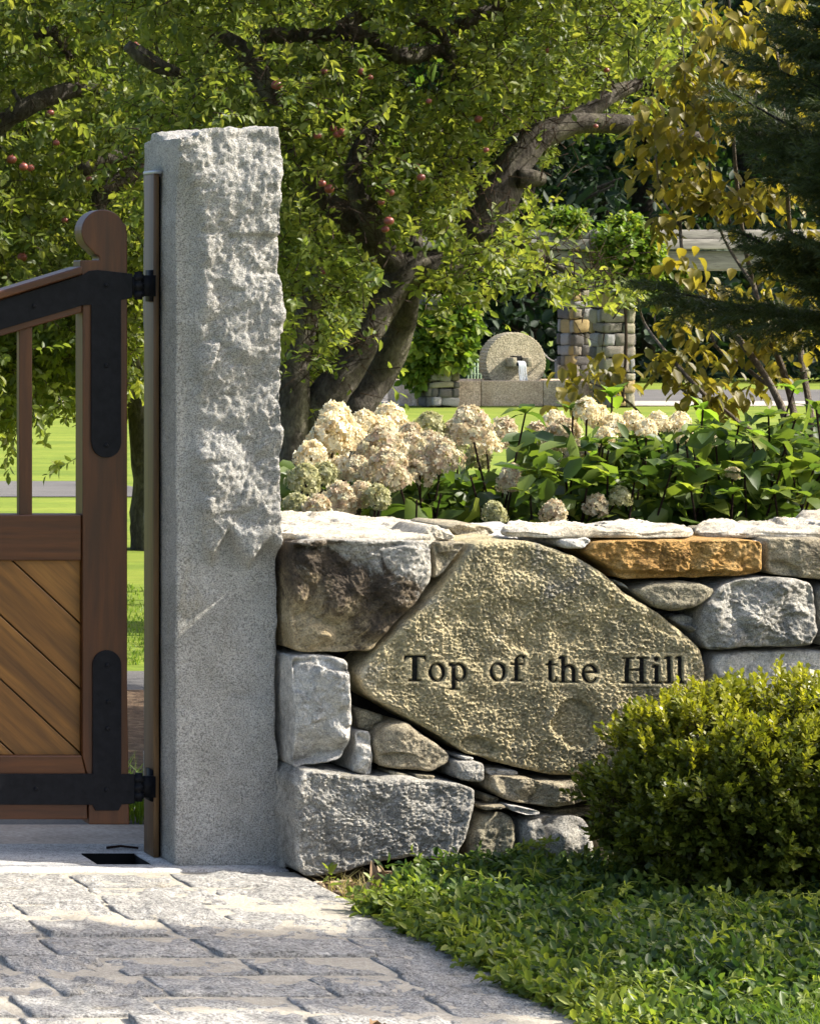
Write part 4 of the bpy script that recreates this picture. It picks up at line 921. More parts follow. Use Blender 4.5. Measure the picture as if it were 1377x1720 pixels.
for l_, w_ in (([(-40, 240), (0, 210), (55, 175), (120, 152)], 20), ([(160, 380), (170, 330), (205, 300), (250, 280)], 18), ([(150, 280), (225, 255)], 14), ([(60, 60), (90, 50), (112, 90)], 11), ([(300, 122), (213, 76)], 15)):
    dat = thin(dat, lambda x, y, d: near_line(x, y, l_, w_+4) & (d < D2+.4), .95)
poly3 = [(-200, 470), (60, 500), (235, 470), (238, 560), (175, 640), (120, 684), (40, 688), (-200, 690)]
d3, b3, r3 = foliage_field(rs, poly3, [], 130, D2-.3, 1.5, .14, 15, .2, 11, .066, .036, .95, .5, .2)
dat = [np.concatenate([p_, q_]) for p_, q_ in zip(dat, d3)]; bs = np.concatenate([bs, b3]); dr = np.concatenate([dr, r3])
build_foliage('crown', AT2, M['apple_leaf'], dat, bs, dr, .2, (W(150, 300, D2)[0], D2, 2.4), LEAF6, M['twig'], 100, apl)
apples(AT2, [(20, 268, 10), (52, 282, 8), (38, 432, 10), (150, 300, 6), (110, 370, 7), (85, 190, 8), (300, 260, 6), (95, 240, 7), (40, 280, 9), (228, 75, 7)], D2, -1.9)

# ---------------------------------------------------------------- panicle hydrangeas behind the wall
def curvleaf(n, droop, fold, name, mat, wave=.03, wmax=.5):
    xs = np.linspace(0, 1, n); w = wmax*np.sin(np.pi*np.clip(xs, 0, 1)**.8)**.85*(1-.15*xs); w[0] = .03; w[-1] = .0
    V = []; 
    for i, x in enumerate(xs):
        z = -droop*x*x+.04*np.sin(x*3); zz = fold*w[i]+wave*math.sin(i*2.3)
        V += [(x, w[i], z+zz), (x, 0, z), (x, -w[i], z+zz)]
    Q = []
    for i in range(n-1):
        b = i*3; Q += [(b, b+1, b+4, b+3), (b+1, b+2, b+5, b+4)]
    o = mk(name, V, np.array(Q), mat, None, True); me = o.data; bpy.data.objects.remove(o); return me
HL = [curvleaf(7, d_, f_, 'leaf', M['hyd_leaf']) for d_, f_ in ((.15, .25), (.35, .35), (.55, .3), (.25, -.05))]
FL = [curvleaf(7, d_, .3, 'leaf', M['fresh_leaf']) for d_ in (.1, .3)]
def head_mesh(seed, mat, n=330, cone=1.25):
    r = np.random.RandomState(seed); z = r.rand(n)**.9; rad = np.sqrt(np.clip(1-((z-.32)/.70)**2, 0.02, 1))*(1-.25*z)
    ph = r.rand(n)*6.283; lob = 1+.20*np.sin(ph*3+seed+z*5)*np.sin(z*9+seed*1.7); rr = rad*(.72+.38*r.rand(n))*lob; C = v3(rr*np.cos(ph), rr*np.sin(ph), (z-.4)*2*cone*.62)
    Nn = nrm(C*np.array((1, 1, .7))+r.normal(size=(n, 3))*.35); V = []; Q = []; R_ = []
    for i in range(n):
        u_ = nrm(np.cross(Nn[i], r.normal(size=3))); w_ = np.cross(Nn[i], u_); s_ = .165*(.7+.6*r.rand()); c = C[i]; tone = r.rand()
        for k in range(4):
            a_ = k*1.5708; e1 = u_*math.cos(a_)+w_*math.sin(a_); e2 = -u_*math.sin(a_)+w_*math.cos(a_); b = len(V)
            V += [c, c+s_*(e1*.6+e2*.45)+Nn[i]*s_*.22, c+s_*e1*1.15+Nn[i]*s_*(.1+.3*r.rand()), c+s_*(e1*.6-e2*.45)+Nn[i]*s_*.22]
            Q.append((b, b+1, b+2, b+3)); R_.append(min(1, max(0, tone+r.normal()*.12)))
    o = mk('flower_head', V, np.array(Q), mat, None, False, R_); me = o.data; bpy.data.objects.remove(o); return me
HEADS = {'c': [head_mesh(s_, M['cream']) for s_ in (1, 2, 3)], 'p': [head_mesh(s_, M['pink_shade']) for s_ in (4, 5, 6)], 'g': [head_mesh(s_, M['limegreen']) for s_ in (7, 8)]}
def hydrangea(label, base, heads, extra_shoots, rs, fill=None, leaf_n=5):
    T = thing('hydrangea_shrub', label, 'shrub', base, 'hydrangeas behind the stone wall'); b0 = np.array(base)
    fillP = [[] for _ in range(6)]
    def stem(top, k, curve=.12, r0=.0055, leaves=HL, top_leaf=False, sc=1.0):
        g = b0+np.array((rs.normal()*.16+(top[0]-b0[0])*.55, rs.normal()*.12+(top[1]-b0[1])*.5, .0))
        mid = (g+top)/2+np.array((rs.normal()*.04, rs.normal()*.04, .05)); S_ = spline([g, mid, top], .06)
        V, Q = tube_vq(S_, np.linspace(r0, r0*.55, len(S_)), 6); mk('stem', V, Q, M['redstem'], T, True, None, tuple(mid))
        ax = nrm(S_[-1]-S_[-3]); ph = rs.rand()*3.14
        for j in range(k):
            t_ = .38+.58*(j+.5)/k; p = S_[min(len(S_)-1, int(t_*(len(S_)-1)))]; ph += 1.57+rs.normal()*.25
            for sgn in (0, math.pi):
                o_ = np.array((math.cos(ph+sgn), math.sin(ph+sgn), .05+rs.normal()*.45)); A_ = nrm(o_+ax*.4)
                N_ = np.array((0, 0, 1.))+rs.normal(size=3)*.55; L = sc*rs.uniform(.065, .125)
                inst('leaf', leaves[rs.randint(len(leaves))], T, frame_M(p+A_*.012, A_, N_, L, L*rs.uniform(.62, .9)))
        if top_leaf:
            for j in range(5):
                o_ = np.array((math.cos(j*2.4), math.sin(j*2.4), .5+rs.normal()*.5)); L = sc*rs.uniform(.04, .085)
                inst('leaf', leaves[rs.randint(len(leaves))], T, frame_M(top, nrm(o_), np.array((-o_[0], -o_[1], 1.)), L, L*.75))
        return S_[-1], ax
    for (x, y, r_, kind, d) in heads:
        top = W(x, y, d); p, ax = stem(top, leaf_n); R_ = r_/F*d
        ax = nrm(ax+np.array((rs.normal()*.25, rs.normal()*.2, .5)))
        q = Vector((0, 0, 1)).rotation_difference(Vector(ax)); Mx = Matrix.Translation(Vector(p)) @ q.to_matrix().to_4x4() @ Matrix.Rotation(rs.rand()*6, 4, 'Z') @ Matrix.Diagonal((R_, R_, R_*1.06, 1))
        inst('flower_head', HEADS[kind][rs.randint(len(HEADS[kind]))], T, Mx)
    for (x, y, d, k, lv, tl) in extra_shoots:
        stem(W(x, y, d), k, leaves=FL if lv == 'f' else HL, top_leaf=tl)
    if fill:
        x0_, y0_, x1_, y1_, d0_, d1_, n = fill
        C = np.array([W(rs.uniform(x0_, x1_), y1_-(y1_-y0_)*rs.rand()**1.3, rs.uniform(d0_, d1_)) for _ in range(n)])
        A_ = rand_dirs(rs, n, .2); A_[:, 2] = A_[:, 2]*.7-.15; N_ = np.array((0, 0, .8))+rs.normal(size=(n, 3))*.7; L = rs.uniform(.05, .12, n)
        V, Q = leaves_vq(LEAF6, C, A_, N_, L, L*.55)
        o = mk('inner_leaves', V, Q, M['hyd_fill'], T, False, np.repeat(rs.rand(n), 2), tuple(C.mean(0))); o['kind'] = 'stuff'
    return T
rs = np.random.RandomState(77)
hydrangea('hydrangea with sunlit cream flower heads standing right beside the granite post', (W(560, 900, 10.7)[0], 10.75, 0),
    [(560, 732, 37, 'c', 10.7), (563, 706, 30, 'c', 10.75), (590, 735, 26, 'c', 10.85), (640, 725, 26, 'c', 10.9), (612, 716, 26, 'c', 10.9), (655, 706, 28, 'c', 11.0), (664, 722, 22, 'c', 11.0), (524, 768, 27, 'c', 10.6), (512, 806, 27, 'g', 10.4), (555, 765, 28, 'c', 10.8), (600, 748, 26, 'c', 11.0), (540, 745, 26, 'c', 10.75), (575, 790, 24, 'c', 10.6), (545, 800, 24, 'g', 10.5), (610, 830, 22, 'p', 10.3), (570, 840, 30, 'p', 10.3), (498, 850, 22, 'g', 10.25), (532, 855, 24, 'p', 10.2), (633, 835, 22, 'g', 10.25)],
    [(590, 770, 10.6, 3, 'h', False), (575, 800, 10.5, 3, 'f', False), (600, 815, 10.4, 3, 'f', False)], rs, (485, 790, 690, 880, 10.7, 11.4, 260), 2)
hydrangea('hydrangea with dusty tan flower heads toned as if in shade, second from the granite post', (W(730, 900, 10.6)[0], 10.65, 0),
    [(722, 718, 26, 'g', 10.9), (790, 718, 35, 'p', 10.6), (842, 728, 27, 'p', 11.0), (645, 752, 34, 'p', 10.55), (690, 762, 33, 'p', 10.6), (742, 768, 32, 'p', 10.5), (650, 788, 34, 'p', 10.4), (705, 792, 26, 'p', 10.5), (620, 760, 24, 'p', 10.6), (862, 805, 25, 'p', 10.4), (760, 745, 22, 'g', 10.9), (668, 805, 22, 'p', 10.4), (690, 735, 24, 'p', 10.8), (765, 728, 24, 'p', 10.9), (815, 745, 24, 'c', 10.9), (720, 750, 26, 'p', 10.7), (600, 790, 24, 'p', 10.5), (800, 770, 22, 'g', 11.0), (830, 862, 20, 'g', 10.15)],
    [(882, 695, 10.4, 5, 'h', True), (790, 800, 10.4, 4, 'h', False), (740, 830, 10.3, 4, 'h', False), (700, 840, 10.3, 4, 'h', False), (850, 780, 10.5, 4, 'h', False), (820, 790, 10.7, 4, 'h', False)], rs, (640, 800, 900, 880, 10.6, 11.5, 420), 3)
hydrangea('leafy hydrangea with white sunlit flowers among its top leaves in front of the pergola', (W(1010, 900, 10.6)[0], 10.65, 0),
    [(985, 688, 20, 'c', 10.45), (1003, 702, 22, 'c', 10.5), (1030, 716, 21, 'c', 10.45), (1062, 710, 20, 'c', 10.45), (1085, 722, 18, 'c', 10.4), (1015, 735, 18, 'c', 10.35), (945, 735, 32, 'p', 10.6), (930, 712, 22, 'c', 11.1), (905, 735, 26, 'p', 10.9), (968, 775, 24, 'p', 10.5), (1000, 850, 20, 'p', 10.2), (930, 862, 22, 'p', 10.15), (1040, 835, 18, 'g', 10.2)],
    [(1027, 668, 10.7, 3, 'f', True)]+[(x, y, d, k, 'h', True) for x, y, d, k in ((962, 690, 10.5, 5), (1010, 745, 10.3, 5), (1045, 760, 10.4, 5), (1080, 770, 10.3, 5), (950, 800, 10.3, 4), (905, 790, 10.3, 4), (1020, 800, 10.2, 4), (1065, 810, 10.2, 4), (985, 820, 10.2, 4), (1100, 740, 10.5, 5), (890, 830, 10.2, 4))], rs, (880, 735, 1130, 882, 10.2, 11.2, 520), 4)
hydrangea('leafy hydrangea with long pointed green leaves below the dark spruce', (W(1250, 900, 10.5)[0], 10.55, 0),
    [(1105, 712, 20, 'c', 10.45), (1140, 712, 20, 'c', 10.45), (1150, 733, 16, 'c', 10.4), (1190, 740, 13, 'c', 10.4), (1285, 765, 16, 'c', 10.4), (1230, 795, 12, 'c', 10.25)],
    [(1180, 688, 10.5, 5, 'f', True), (1332, 655, 10.5, 5, 'f', True)]+[(x, y, d, k, 'h', True) for x, y, d, k in ((1160, 728, 10.3, 6), (1200, 722, 10.4, 6), (1240, 715, 10.4, 6), (1290, 700, 10.4, 6), (1335, 705, 10.3, 6), (1370, 688, 10.4, 6), (1395, 700, 10.5, 6), (1262, 735, 10.3, 6), (1315, 745, 10.3, 6), (1130, 780, 10.2, 5), (1190, 790, 10.2, 5), (1250, 790, 10.2, 5), (1310, 790, 10.2, 5), (1365, 790, 10.2, 5), (1220, 760, 10.6, 5), (1400, 760, 10.3, 5), (1160, 825, 10.15, 4), (1230, 830, 10.15, 4), (1300, 830, 10.15, 4), (1360, 835, 10.15, 4))], rs, (1110, 715, 1460, 882, 10.2, 11.2, 800), 4)

# ---------------------------------------------------------------- yellow leaved shrub and spruce on the right
D3 = 12.9
YS = thing('dogwood_shrub', 'tall thin shrub with drooping yellow autumn leaves', 'shrub', (W(1345, 900, D3)[0], D3, 0))
ysp = []
rs = np.random.RandomState(91)
ystems = [[(1345, 860, 7), (1330, 740, 6.5), (1295, 650, 6), (1240, 570, 5), (1185, 505, 4), (1150, 440, 3.2), (1142, 380, 2.4), (1148, 300, 1.8), (1150, 150, 1.2), (1145, 60, .8)],
          [(1350, 860, 7), (1340, 740, 6), (1320, 640, 5.5), (1290, 560, 4.5), (1265, 480, 4), (1245, 380, 3.5), (1232, 250, 3), (1228, 120, 2.2), (1222, -40, 1.6)],
          [(1358, 860, 7), (1362, 720, 6), (1345, 600, 5), (1330, 450, 4), (1320, 300, 3.2), (1312, 150, 2.6), (1300, 60, 2.2), (1290, -60, 1.8)],
          [(1340, 860, 5), (1280, 745, 4.2), (1235, 705, 4), (1180, 660, 3.6), (1125, 600, 3), (1083, 545, 2.2), (1070, 500, 1.4)],
          [(1335, 860, 4), (1230, 700, 3), (1160, 665, 2.4), (1125, 635, 2), (1118, 610, 1.4)],
          [(1335, 860, 4), (1120, 760, 2.6), (1070, 690, 2.2), (1030, 660, 2), (985, 640, 1.6)],
          [(1350, 860, 6), (1385, 650, 5), (1400, 450, 4), (1405, 250, 3), (1395, 50, 2.4), (1390, -60, 2)],
          [(1295, 650, 4), (1240, 610, 3.2), (1200, 580, 2.6), (1188, 520, 2), (1182, 440, 1.5)],
          [(1265, 480, 3), (1215, 400, 2.4), (1195, 320, 2), (1190, 200, 1.8), (1195, 60, 1.4), (1192, -40, 1)],
          [(1142, 380, 2.4), (1110, 330, 1.8), (1102, 270, 1.5), (1098, 220, 1.2)]]
for st_ in ystems:
    a = Acc(); S_ = limb(a, [(x, y, r_, rs.normal()*.12) for x, y, r_ in st_], D3, .1, 7, .04); a.build('stem', M['greytwig'], YS, True, tuple(S_[len(S_)//2, :3])); ysp.append(S_)
YL = [curvleaf(6, d_, f_, 'leaf', M['yellow_leaf'], .02, .36) for d_, f_ in ((.35, .35), (.6, .3), (.2, .45))]
cl = [(1225, 55, 26), (1195, 105, 20), (1150, 125, 28), (1130, 170, 24), (1170, 165, 22), (1230, 110, 24), (1240, 160, 24), (1098, 205, 20), (1080, 235, 20), (1110, 240, 24), (1150, 245, 26), (1100, 290, 20), (1170, 285, 20), (1220, 180, 24), (1200, 330, 20), (1160, 330, 24), (1245, 345, 20), (1285, 310, 16), (1290, 120, 24), (1330, 120, 26), (1330, 30, 28), (1300, 20, 24), (1350, 200, 24), (1365, 90, 30), (1370, 250, 20), (1120, 380, 14), (1140, 440, 8), (1150, 540, 24), (1175, 590, 16), (1110, 610, 24), (1145, 625, 16), (1210, 525, 24), (1240, 590, 20), (1180, 660, 24), (1215, 670, 16), (1020, 625, 18), (990, 640, 14), (960, 665, 8), (1255, 500, 24), (1290, 560, 24), (1330, 500, 20), (1180, 480, 20), (1270, 640, 16), (1310, 620, 20), (1350, 560, 20), (1330, 330, 20), (1335, 400, 20), (1355, 440, 16), (1300, 440, 16), (1215, 20, 18), (1165, 30, 12), (1185, 220, 16), (1340, 60, 16), (1275, 60, 16)]
P_, A_, N_, L_, W_, R_ = [], [], [], [], [], []
for (x, y, n) in cl:
    c = W(x, y, D3+rs.normal()*.18)
    for k in range(int(n*2.0)):
        ph = rs.rand()*6.283; o_ = np.array((math.cos(ph), math.sin(ph), 0)); sp_ = c+np.array((rs.normal()*.045, rs.normal()*.06, rs.normal()*.04))
        A1 = nrm(o_*.7+np.array((0, 0, -.8+rs.normal()*.35))); P_.append(sp_+o_*.015); A_.append(A1); N_.append(o_+np.array((0, 0, .5))+rs.normal(size=3)*.25); L_.append(rs.uniform(.042, .076)); W_.append(rs.uniform(.8, 1.1)); R_.append(rs.rand())
P_, A_, N_, L_, W_, R_ = map(np.array, (P_, A_, N_, L_, W_, R_))
o_ = np.argsort(P_[:, 1]); first, rest = o_[:300], o_[300:]
for i in first: inst('leaf', YL[rs.randint(3)], YS, frame_M(P_[i], A_[i], N_[i], L_[i], L_[i]*W_[i]))
V, Q = leaves_vq(LEAF6, P_[rest], A_[rest], N_[rest], L_[rest], L_[rest]*W_[rest]*.62)
o = mk('foliage', V, Q, M['yellow_fill'], YS, False, np.repeat(R_[rest], 2), tuple(W(1240, 250, D3))); o['kind'] = 'stuff'

SPX, SPD = 1655, 11.5
SP = thing('spruce_tree', 'dark green spruce with long needled branches reaching into the yellow shrub', 'tree', (W(SPX, 900, SPD)[0], SPD, 0))
rs = np.random.RandomState(55)
V, Q = tube_vq([(SP.location.x, SPD, 0), (SP.location.x+.03, SPD, 1.5), (SP.location.x, SPD, 3.3)], [.10, .07, .02], 10, .1)
mk('trunk', V, Q, M['forestbark'], SP, True, None, (SP.location.x, SPD, 1.2))
def spruce_branch(p0, dr, L):
    dr = nrm(dr); side = nrm(np.cross(dr, (0, 0, 1))); P = [p0+dr*L*t+np.array((0, 0, .10*L*(t*t*1.6-t))) for t in np.linspace(0, 1, 8)]
    A = Acc(); V, Q = tube_vq(P, np.linspace(.011, .003, 8), 5); bo = mk('branch', V, Q, M['forestbark'], SP, True, None, tuple(P[3]))
    P = np.array(P); NP, NA, NN, NL = [], [], [], []
    def needles(a, b, n):
        t = rs.rand(n); d = nrm(b-a); ph = rs.rand(n)*6.283; u_ = nrm(np.cross(d, (.1, .2, 1.))); w_ = np.cross(d, u_)
        o = np.outer(np.cos(ph), u_)+np.outer(np.sin(ph), w_); NP.append(a+np.outer(t, b-a)); NA.append(nrm(o+d*1.1)); NN.append(nrm(rs.normal(size=(n, 3)))); NL.append(rs.uniform(.020, .032, n))
    twV, twQ, off = [], [], 0
    nt_ = int(L/.03)
    for i in range(nt_):
        t = .1+.9*i/nt_; k = min(6, int(t*7)); p = P[k]+(P[k+1]-P[k])*(t*7-k)
        for s_ in (-1, 1):
            ln_ = (.36*L*(1-t)**.8+.05)*rs.uniform(.7, 1.15); d = nrm(dr*.75+side*s_*.8+np.array((0, 0, -.15+rs.normal()*.22)))
            e = p+d*ln_; needles(p, e, int(ln_*380)+7)
            if ln_ > .12:
                for q in np.arange(.3, .95, .16):
                    d2 = nrm(d*.8+np.cross(d, (0, 0, 1))*rs.choice((-1, 1))*.6+rs.normal(size=3)*.15); b = p+d*ln_*q; needles(b, b+d2*ln_*.35, int(ln_*.35*360)+4)
    needles(P[-2], P[-1]+dr*.03, 60)
    NP, NA, NN, NL = map(np.concatenate, (NP, NA, NN, NL)); V, Q = leaves_vq(NEED, NP, NA, NN, NL, .0034)
    o = mk('needles', V, Q, M['spruce'], bo, False, rs.rand(len(NP)), tuple(P[3])); o['kind'] = 'stuff'
for i in range(46):
    z = 1.36+1.60*(i/46.0)**.95; ph = math.pi+rs.uniform(-1.15, 1.15)+(i % 3-1)*.25 if i % 5 else rs.uniform(-1.9, 1.9)
    L = (1.20-.32*(z-1.3))*rs.uniform(.72, 1.06)
    if abs(math.cos(ph)) < .3: L *= .7
    spruce_branch(np.array((SP.location.x, SPD, z-.02)), (math.cos(ph), math.sin(ph)*.75, rs.uniform(.05, .5)), L)

# ---------------------------------------------------------------- clipped bush in front of the wall
rs = np.random.RandomState(41)
BC = np.array((W(1338, 1290, 8.33)[0], 8.33, .30)); BR = np.array((.50, .36, .285))
BU = thing('boxwood_bush', 'dense rounded small leaved bush growing before the carved boulder', 'bush', (BC[0], BC[1], 0))
n = 700                                                          # twig ends, each with a tuft of sprigs
d = nrm(rs.normal(size=(n, 3))); d = d[d[:, 2] > -.8]; n = len(d)
lump = 1+.17*fbm(d*2.6+3, 3)+.08*perlin(d*6+9)
tip = BC+d*BR*(lump*np.where(rs.rand(n) < .25, rs.uniform(.55, .85, n), rs.uniform(.88, 1.0, n)))[:, None]
tdir = nrm(d*.8+np.array((.05, -.05, .75))+rs.normal(size=(n, 3))*.25)
per = 11; B = np.repeat(tip, per, 0)+rs.normal(size=(n*per, 3))*.011-np.repeat(tdir, per, 0)*.04
dirs = nrm(np.repeat(tdir, per, 0)+rs.normal(size=(n*per, 3))*.42+np.array((0, 0, .15))); sl = rs.uniform(.04, .085, n*per)
dat = list(shoots(rs, B, dirs, sl, 11, .0225, .0135, .85, .0, .3, .1))
top = np.repeat(np.clip((d[:, 2]-.05)*1.2, 0, 1)*rs.uniform(.35, 1.1, n), per); tt = np.tile(top, 11); dat[5] = np.clip(dat[5]*.5+tt*.5, 0, 1)  # leaf tone brightens towards the top: sunlight put into the colour
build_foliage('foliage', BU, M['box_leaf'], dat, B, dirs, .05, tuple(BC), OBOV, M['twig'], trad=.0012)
nf = 12000; q = nrm(rs.normal(size=(nf, 3)))*(rs.rand(nf)**.4*.82)[:, None]; P_ = BC+q*BR; L = rs.uniform(.014, .022, nf)   # inner leaves in darker tones, standing for the shade inside
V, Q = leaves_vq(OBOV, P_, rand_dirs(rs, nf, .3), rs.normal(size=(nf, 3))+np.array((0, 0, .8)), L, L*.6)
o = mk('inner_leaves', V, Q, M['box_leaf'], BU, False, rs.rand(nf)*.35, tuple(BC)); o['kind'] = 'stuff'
n = 110                                                          # long sprigs that break the outline at the top
d = nrm(np.stack([rs.normal(size=n)*.9, rs.normal(size=n)*.6, .35+rs.rand(n)], 1)); B = BC+d*BR*.97
dirs = nrm(d*.4+np.array((.05, 0, 1.))+rs.normal(size=(n, 3))*.12); 
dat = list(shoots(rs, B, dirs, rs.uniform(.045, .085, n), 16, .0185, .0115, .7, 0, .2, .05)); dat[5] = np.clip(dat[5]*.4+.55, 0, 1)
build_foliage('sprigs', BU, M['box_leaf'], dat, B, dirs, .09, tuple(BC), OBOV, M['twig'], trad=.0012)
for k in range(9):
    ph = rs.rand()*6.28; S_ = spline([BC*np.array((1, 1, 0))+np.array((math.cos(ph), math.sin(ph), 0))*.05, BC+np.array((math.cos(ph)*.12, math.sin(ph)*.1, -.08)), BC+np.array((math.cos(ph)*.3, math.sin(ph)*.26, .12))], .05)
    V, Q = tube_vq(S_, np.linspace(.011, .004, len(S_)), 6, .1); mk('branch', V, Q, M['twig'], BU, True, None, tuple(S_[2]))

# ---------------------------------------------------------------- periwinkle ground cover, grass, mulch litter
rs = np.random.RandomState(43)
def gheight(x, y):
    e = np.clip((x-3.10)/.5, 0, 1); e2 = np.clip((8.80-y)/.25, 0, 1); n3 = fbm(v3(x*3.2, y*3.2, np.full(len(x), 6.)), 3)
    s = np.clip((y-7.05)/.35, 0, 1)
    return (.010+.052*e*(2-e)*(.5+.5*s)*e2)*(1+.55*n3)
n = 16000
x = 3.07+2.3*rs.rand(n)**1.15; y = 6.75+2.08*rs.rand(n)
edge = .05*perlin(v3(y*4, y*0, y*0+1.))+.022*perlin(v3(y*15, y*0, y*0+4.))+3.10+np.clip((7.3-y)*.0, 0, 1)
k = x > edge
soilm = (x < 3.60+.10*perlin(v3(y*9, y*0, y*0))-(8.80-y)*1.15) & (y > 8.38)                       # the bare mulch by the foot of the wall
k &= ~(soilm & (rs.rand(n) < .985)); k &= ~((x > 3.42) & (y < 7.12-.0*x) & (rs.rand(n) < .8))
x, y = x[k], y[k]; n = len(x); h = gheight(x, y)
B = v3(x, y, h*rs.uniform(.45, 1.0, n)-.015)
dirs = nrm(np.stack([rs.normal(size=n)*.8-.1, rs.normal(size=n)*.8-.15, .55+.5*rs.rand(n)], 1))
dat = list(shoots(rs, B, dirs, rs.uniform(.04, .09, n), 8, .032, .0165, 1.05, .2, .45, .1, .8))
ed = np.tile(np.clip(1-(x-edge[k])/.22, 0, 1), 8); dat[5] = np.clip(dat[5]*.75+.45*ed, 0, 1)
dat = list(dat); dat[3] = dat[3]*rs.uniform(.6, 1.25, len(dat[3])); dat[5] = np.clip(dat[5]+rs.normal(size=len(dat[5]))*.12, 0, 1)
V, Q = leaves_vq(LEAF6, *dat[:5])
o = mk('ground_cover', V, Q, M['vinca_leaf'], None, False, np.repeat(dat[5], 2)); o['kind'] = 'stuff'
# a few long runners reaching up out of it
A = Acc(); rb, rd = [], []
for (px, py, dd, qx, qy) in ((735, 1480, 8.62, 690, 1428), (900, 1450, 8.55, 865, 1425), (865, 1425, 8.55, 900, 1418), (900, 1418, 8.55, 930, 1440), (640, 1500, 8.5, 622, 1475), (1290, 1440, 8.3, 1283, 1415), (830, 1560, 8.0, 795, 1600), (880, 1545, 8.1, 905, 1520), (990, 1600, 7.8, 960, 1575)):
    p, q = W(px, py, dd), W(qx, qy, dd-.02); A.add(*tube_vq([p, (p+q)/2+np.array((0, 0, .004)), q], .0016, 5)); rb.append(p); rd.append(q-p)
for k in range(170):
    xx, yy = 3.16+1.5*rs.rand(), 6.95+1.7*rs.rand()
    if xx < 3.5 and yy > 8.35: continue
    a_ = rs.rand()*6.28; L = rs.uniform(.06, .16); z0_ = float(gheight(np.array([xx]), np.array([yy]))[0])+.03
    p = np.array((xx, yy, z0_)); q = p+np.array((math.cos(a_)*L, math.sin(a_)*L, rs.uniform(.005, .05))); A.add(*tube_vq([p, (p+q)/2+np.array((0, 0, .012)), q], .0014, 4), .9); rb.append(p); rd.append(q-p)
rb, rd = np.array(rb), np.array(rd); dat = shoots(rs, rb, rd, np.linalg.norm(rd, axis=1), 9, .024, .013, 1.0, -.2, .2, .2)
V, Q = leaves_vq(LEAF6, *dat[:5]); A.add(V, Q, np.repeat(np.clip(dat[5]*.3+.7, 0, 1), 2)); o = A.build('ground_cover_runners', M['vinca_leaf']); o['kind'] = 'stuff'
def blades(name, x, y, h, w, mat, z=0.0, lean=.35):
    n = len(x); ph = rs.rand(n)*6.283; s = v3(np.cos(ph), np.sin(ph), 0*ph); ld = rs.normal(size=(n, 3))*lean; ld[:, 2] = 0
    b = v3(x, y, np.full(n, z)); m_ = b+np.array((0, 0, 1.))*(h*.55)[:, None]+ld*(h*.25)[:, None]; t = b+np.array((0, 0, 1.))*(h*.95)[:, None]+ld*h[:, None]
    V = np.stack([b-s*w, b+s*w, m_+s*w*.8, m_-s*w*.8, t], 1).reshape(-1, 3); i = np.arange(n)*5
    Q = np.concatenate([np.stack([i, i+1, i+2, i+3], 1), np.stack([i+3, i+2, i+4, i+4], 1)])
    Q1, Q2 = Q[:n], Q[n:, :3]
    V2 = V; me = mk(name, V2, np.concatenate([np.stack([i, i+1, i+2], 1), np.stack([i, i+2, i+3], 1), Q2]), mat, None, False, np.tile(rs.rand(n), 3)); me['kind'] = 'stuff'; return me
n = 9000; x = 3.36+1.6*rs.rand(n); y = 6.6+.72*rs.rand(n); k = (y < 6.98+.10*perlin(v3(x*4, x*0, x*0))+.16*np.clip((x-3.55)/.5, 0, 1)); x, y = x[k], y[k]
blades('grass', x, y, rs.uniform(.05, .13, len(x)), .0018, M['grass'], -.02, .4)
n = 700; x = 3.13+.42*rs.rand(n); y = 8.40+.42*rs.rand(n); k = rs.rand(n) < np.where((x < 3.28) & (y < 8.78), .8, .12); x, y = x[k], y[k]
blades('dry_grass', x, y, rs.uniform(.02, .06, len(x)), .0012, M['drygrass'], -.018, .9)
n = 420; x = 2.85+.24*rs.rand(n); y = 9.82+.35*rs.rand(n); blades('verge_weeds', x, y, rs.uniform(.04, .20, n), .003, M['grass'], -.02, .35)
n = 5200; x = 3.35+.75*rs.rand(n); y = 13.85+.5*rs.rand(n); blades('verge_grass', x, y, rs.uniform(.03, .07, n), .003, M['drygrass'], -.03, .5)
n = 9000; x = 3.3+2.1*rs.rand(n); y = 14.2+5*rs.rand(n)**1.3; blades('lawn_grass', x, y, rs.uniform(.015, .03, n), .003, M['grass'], -.03, .4)
# mulch chips and dead leaves on the bare soil
m = MT('dead_leaf'); rr_ = m.n('ShaderNodeObjectInfo').outputs['Random']; m.bsdf(m.ramp(rr_, [(0, (.12, .07, .035)), (.5, (.30, .21, .12)), (1, (.46, .37, .25))]), .8, .15); M['dead'] = m.m
DLM = [curvleaf(6, d_, f_, 'dead_leaf', M['dead'], .09, .42) for d_, f_ in ((.5, .5), (-.4, .5), (.7, .9))]
PATCH = thing('leaf_litter', 'curled dead leaves and wood chips on bare mulch at the foot of the wall', 'leaf litter', (3.3, 8.6, 0))
for i in range(70):
    p = np.array((3.14+.50*rs.rand(), 8.44+.40*rs.rand(), -.012+.012*rs.rand())); a_ = rs.normal(size=3)*np.array((1, 1, .25)); L = rs.uniform(.015, .045)
    inst('dead_leaf', DLM[i % 3], PATCH, frame_M(p, a_, np.array((0, 0, 1.))+rs.normal(size=3)*.4, L, L*rs.uniform(.35, .9)))
for i in range(16):
    p = W(632+rs.normal()*9, 1480+rs.normal()*7, 8.70); a_ = np.array((rs.normal()*.5, -.3, rs.normal())); L = rs.uniform(.03, .06)
    inst('dead_leaf', DLM[i % 3], PATCH, frame_M(p, a_, rs.normal(size=3), L, L*.7))
ch_v, ch_q = lattice(2, 1, 1)
o = mk('wood_chip', ch_v*np.array((.012, .004, .0022))+RS.normal(size=ch_v.shape)*.001, ch_q, M['dead']); chm = o.data; bpy.data.objects.remove(o)
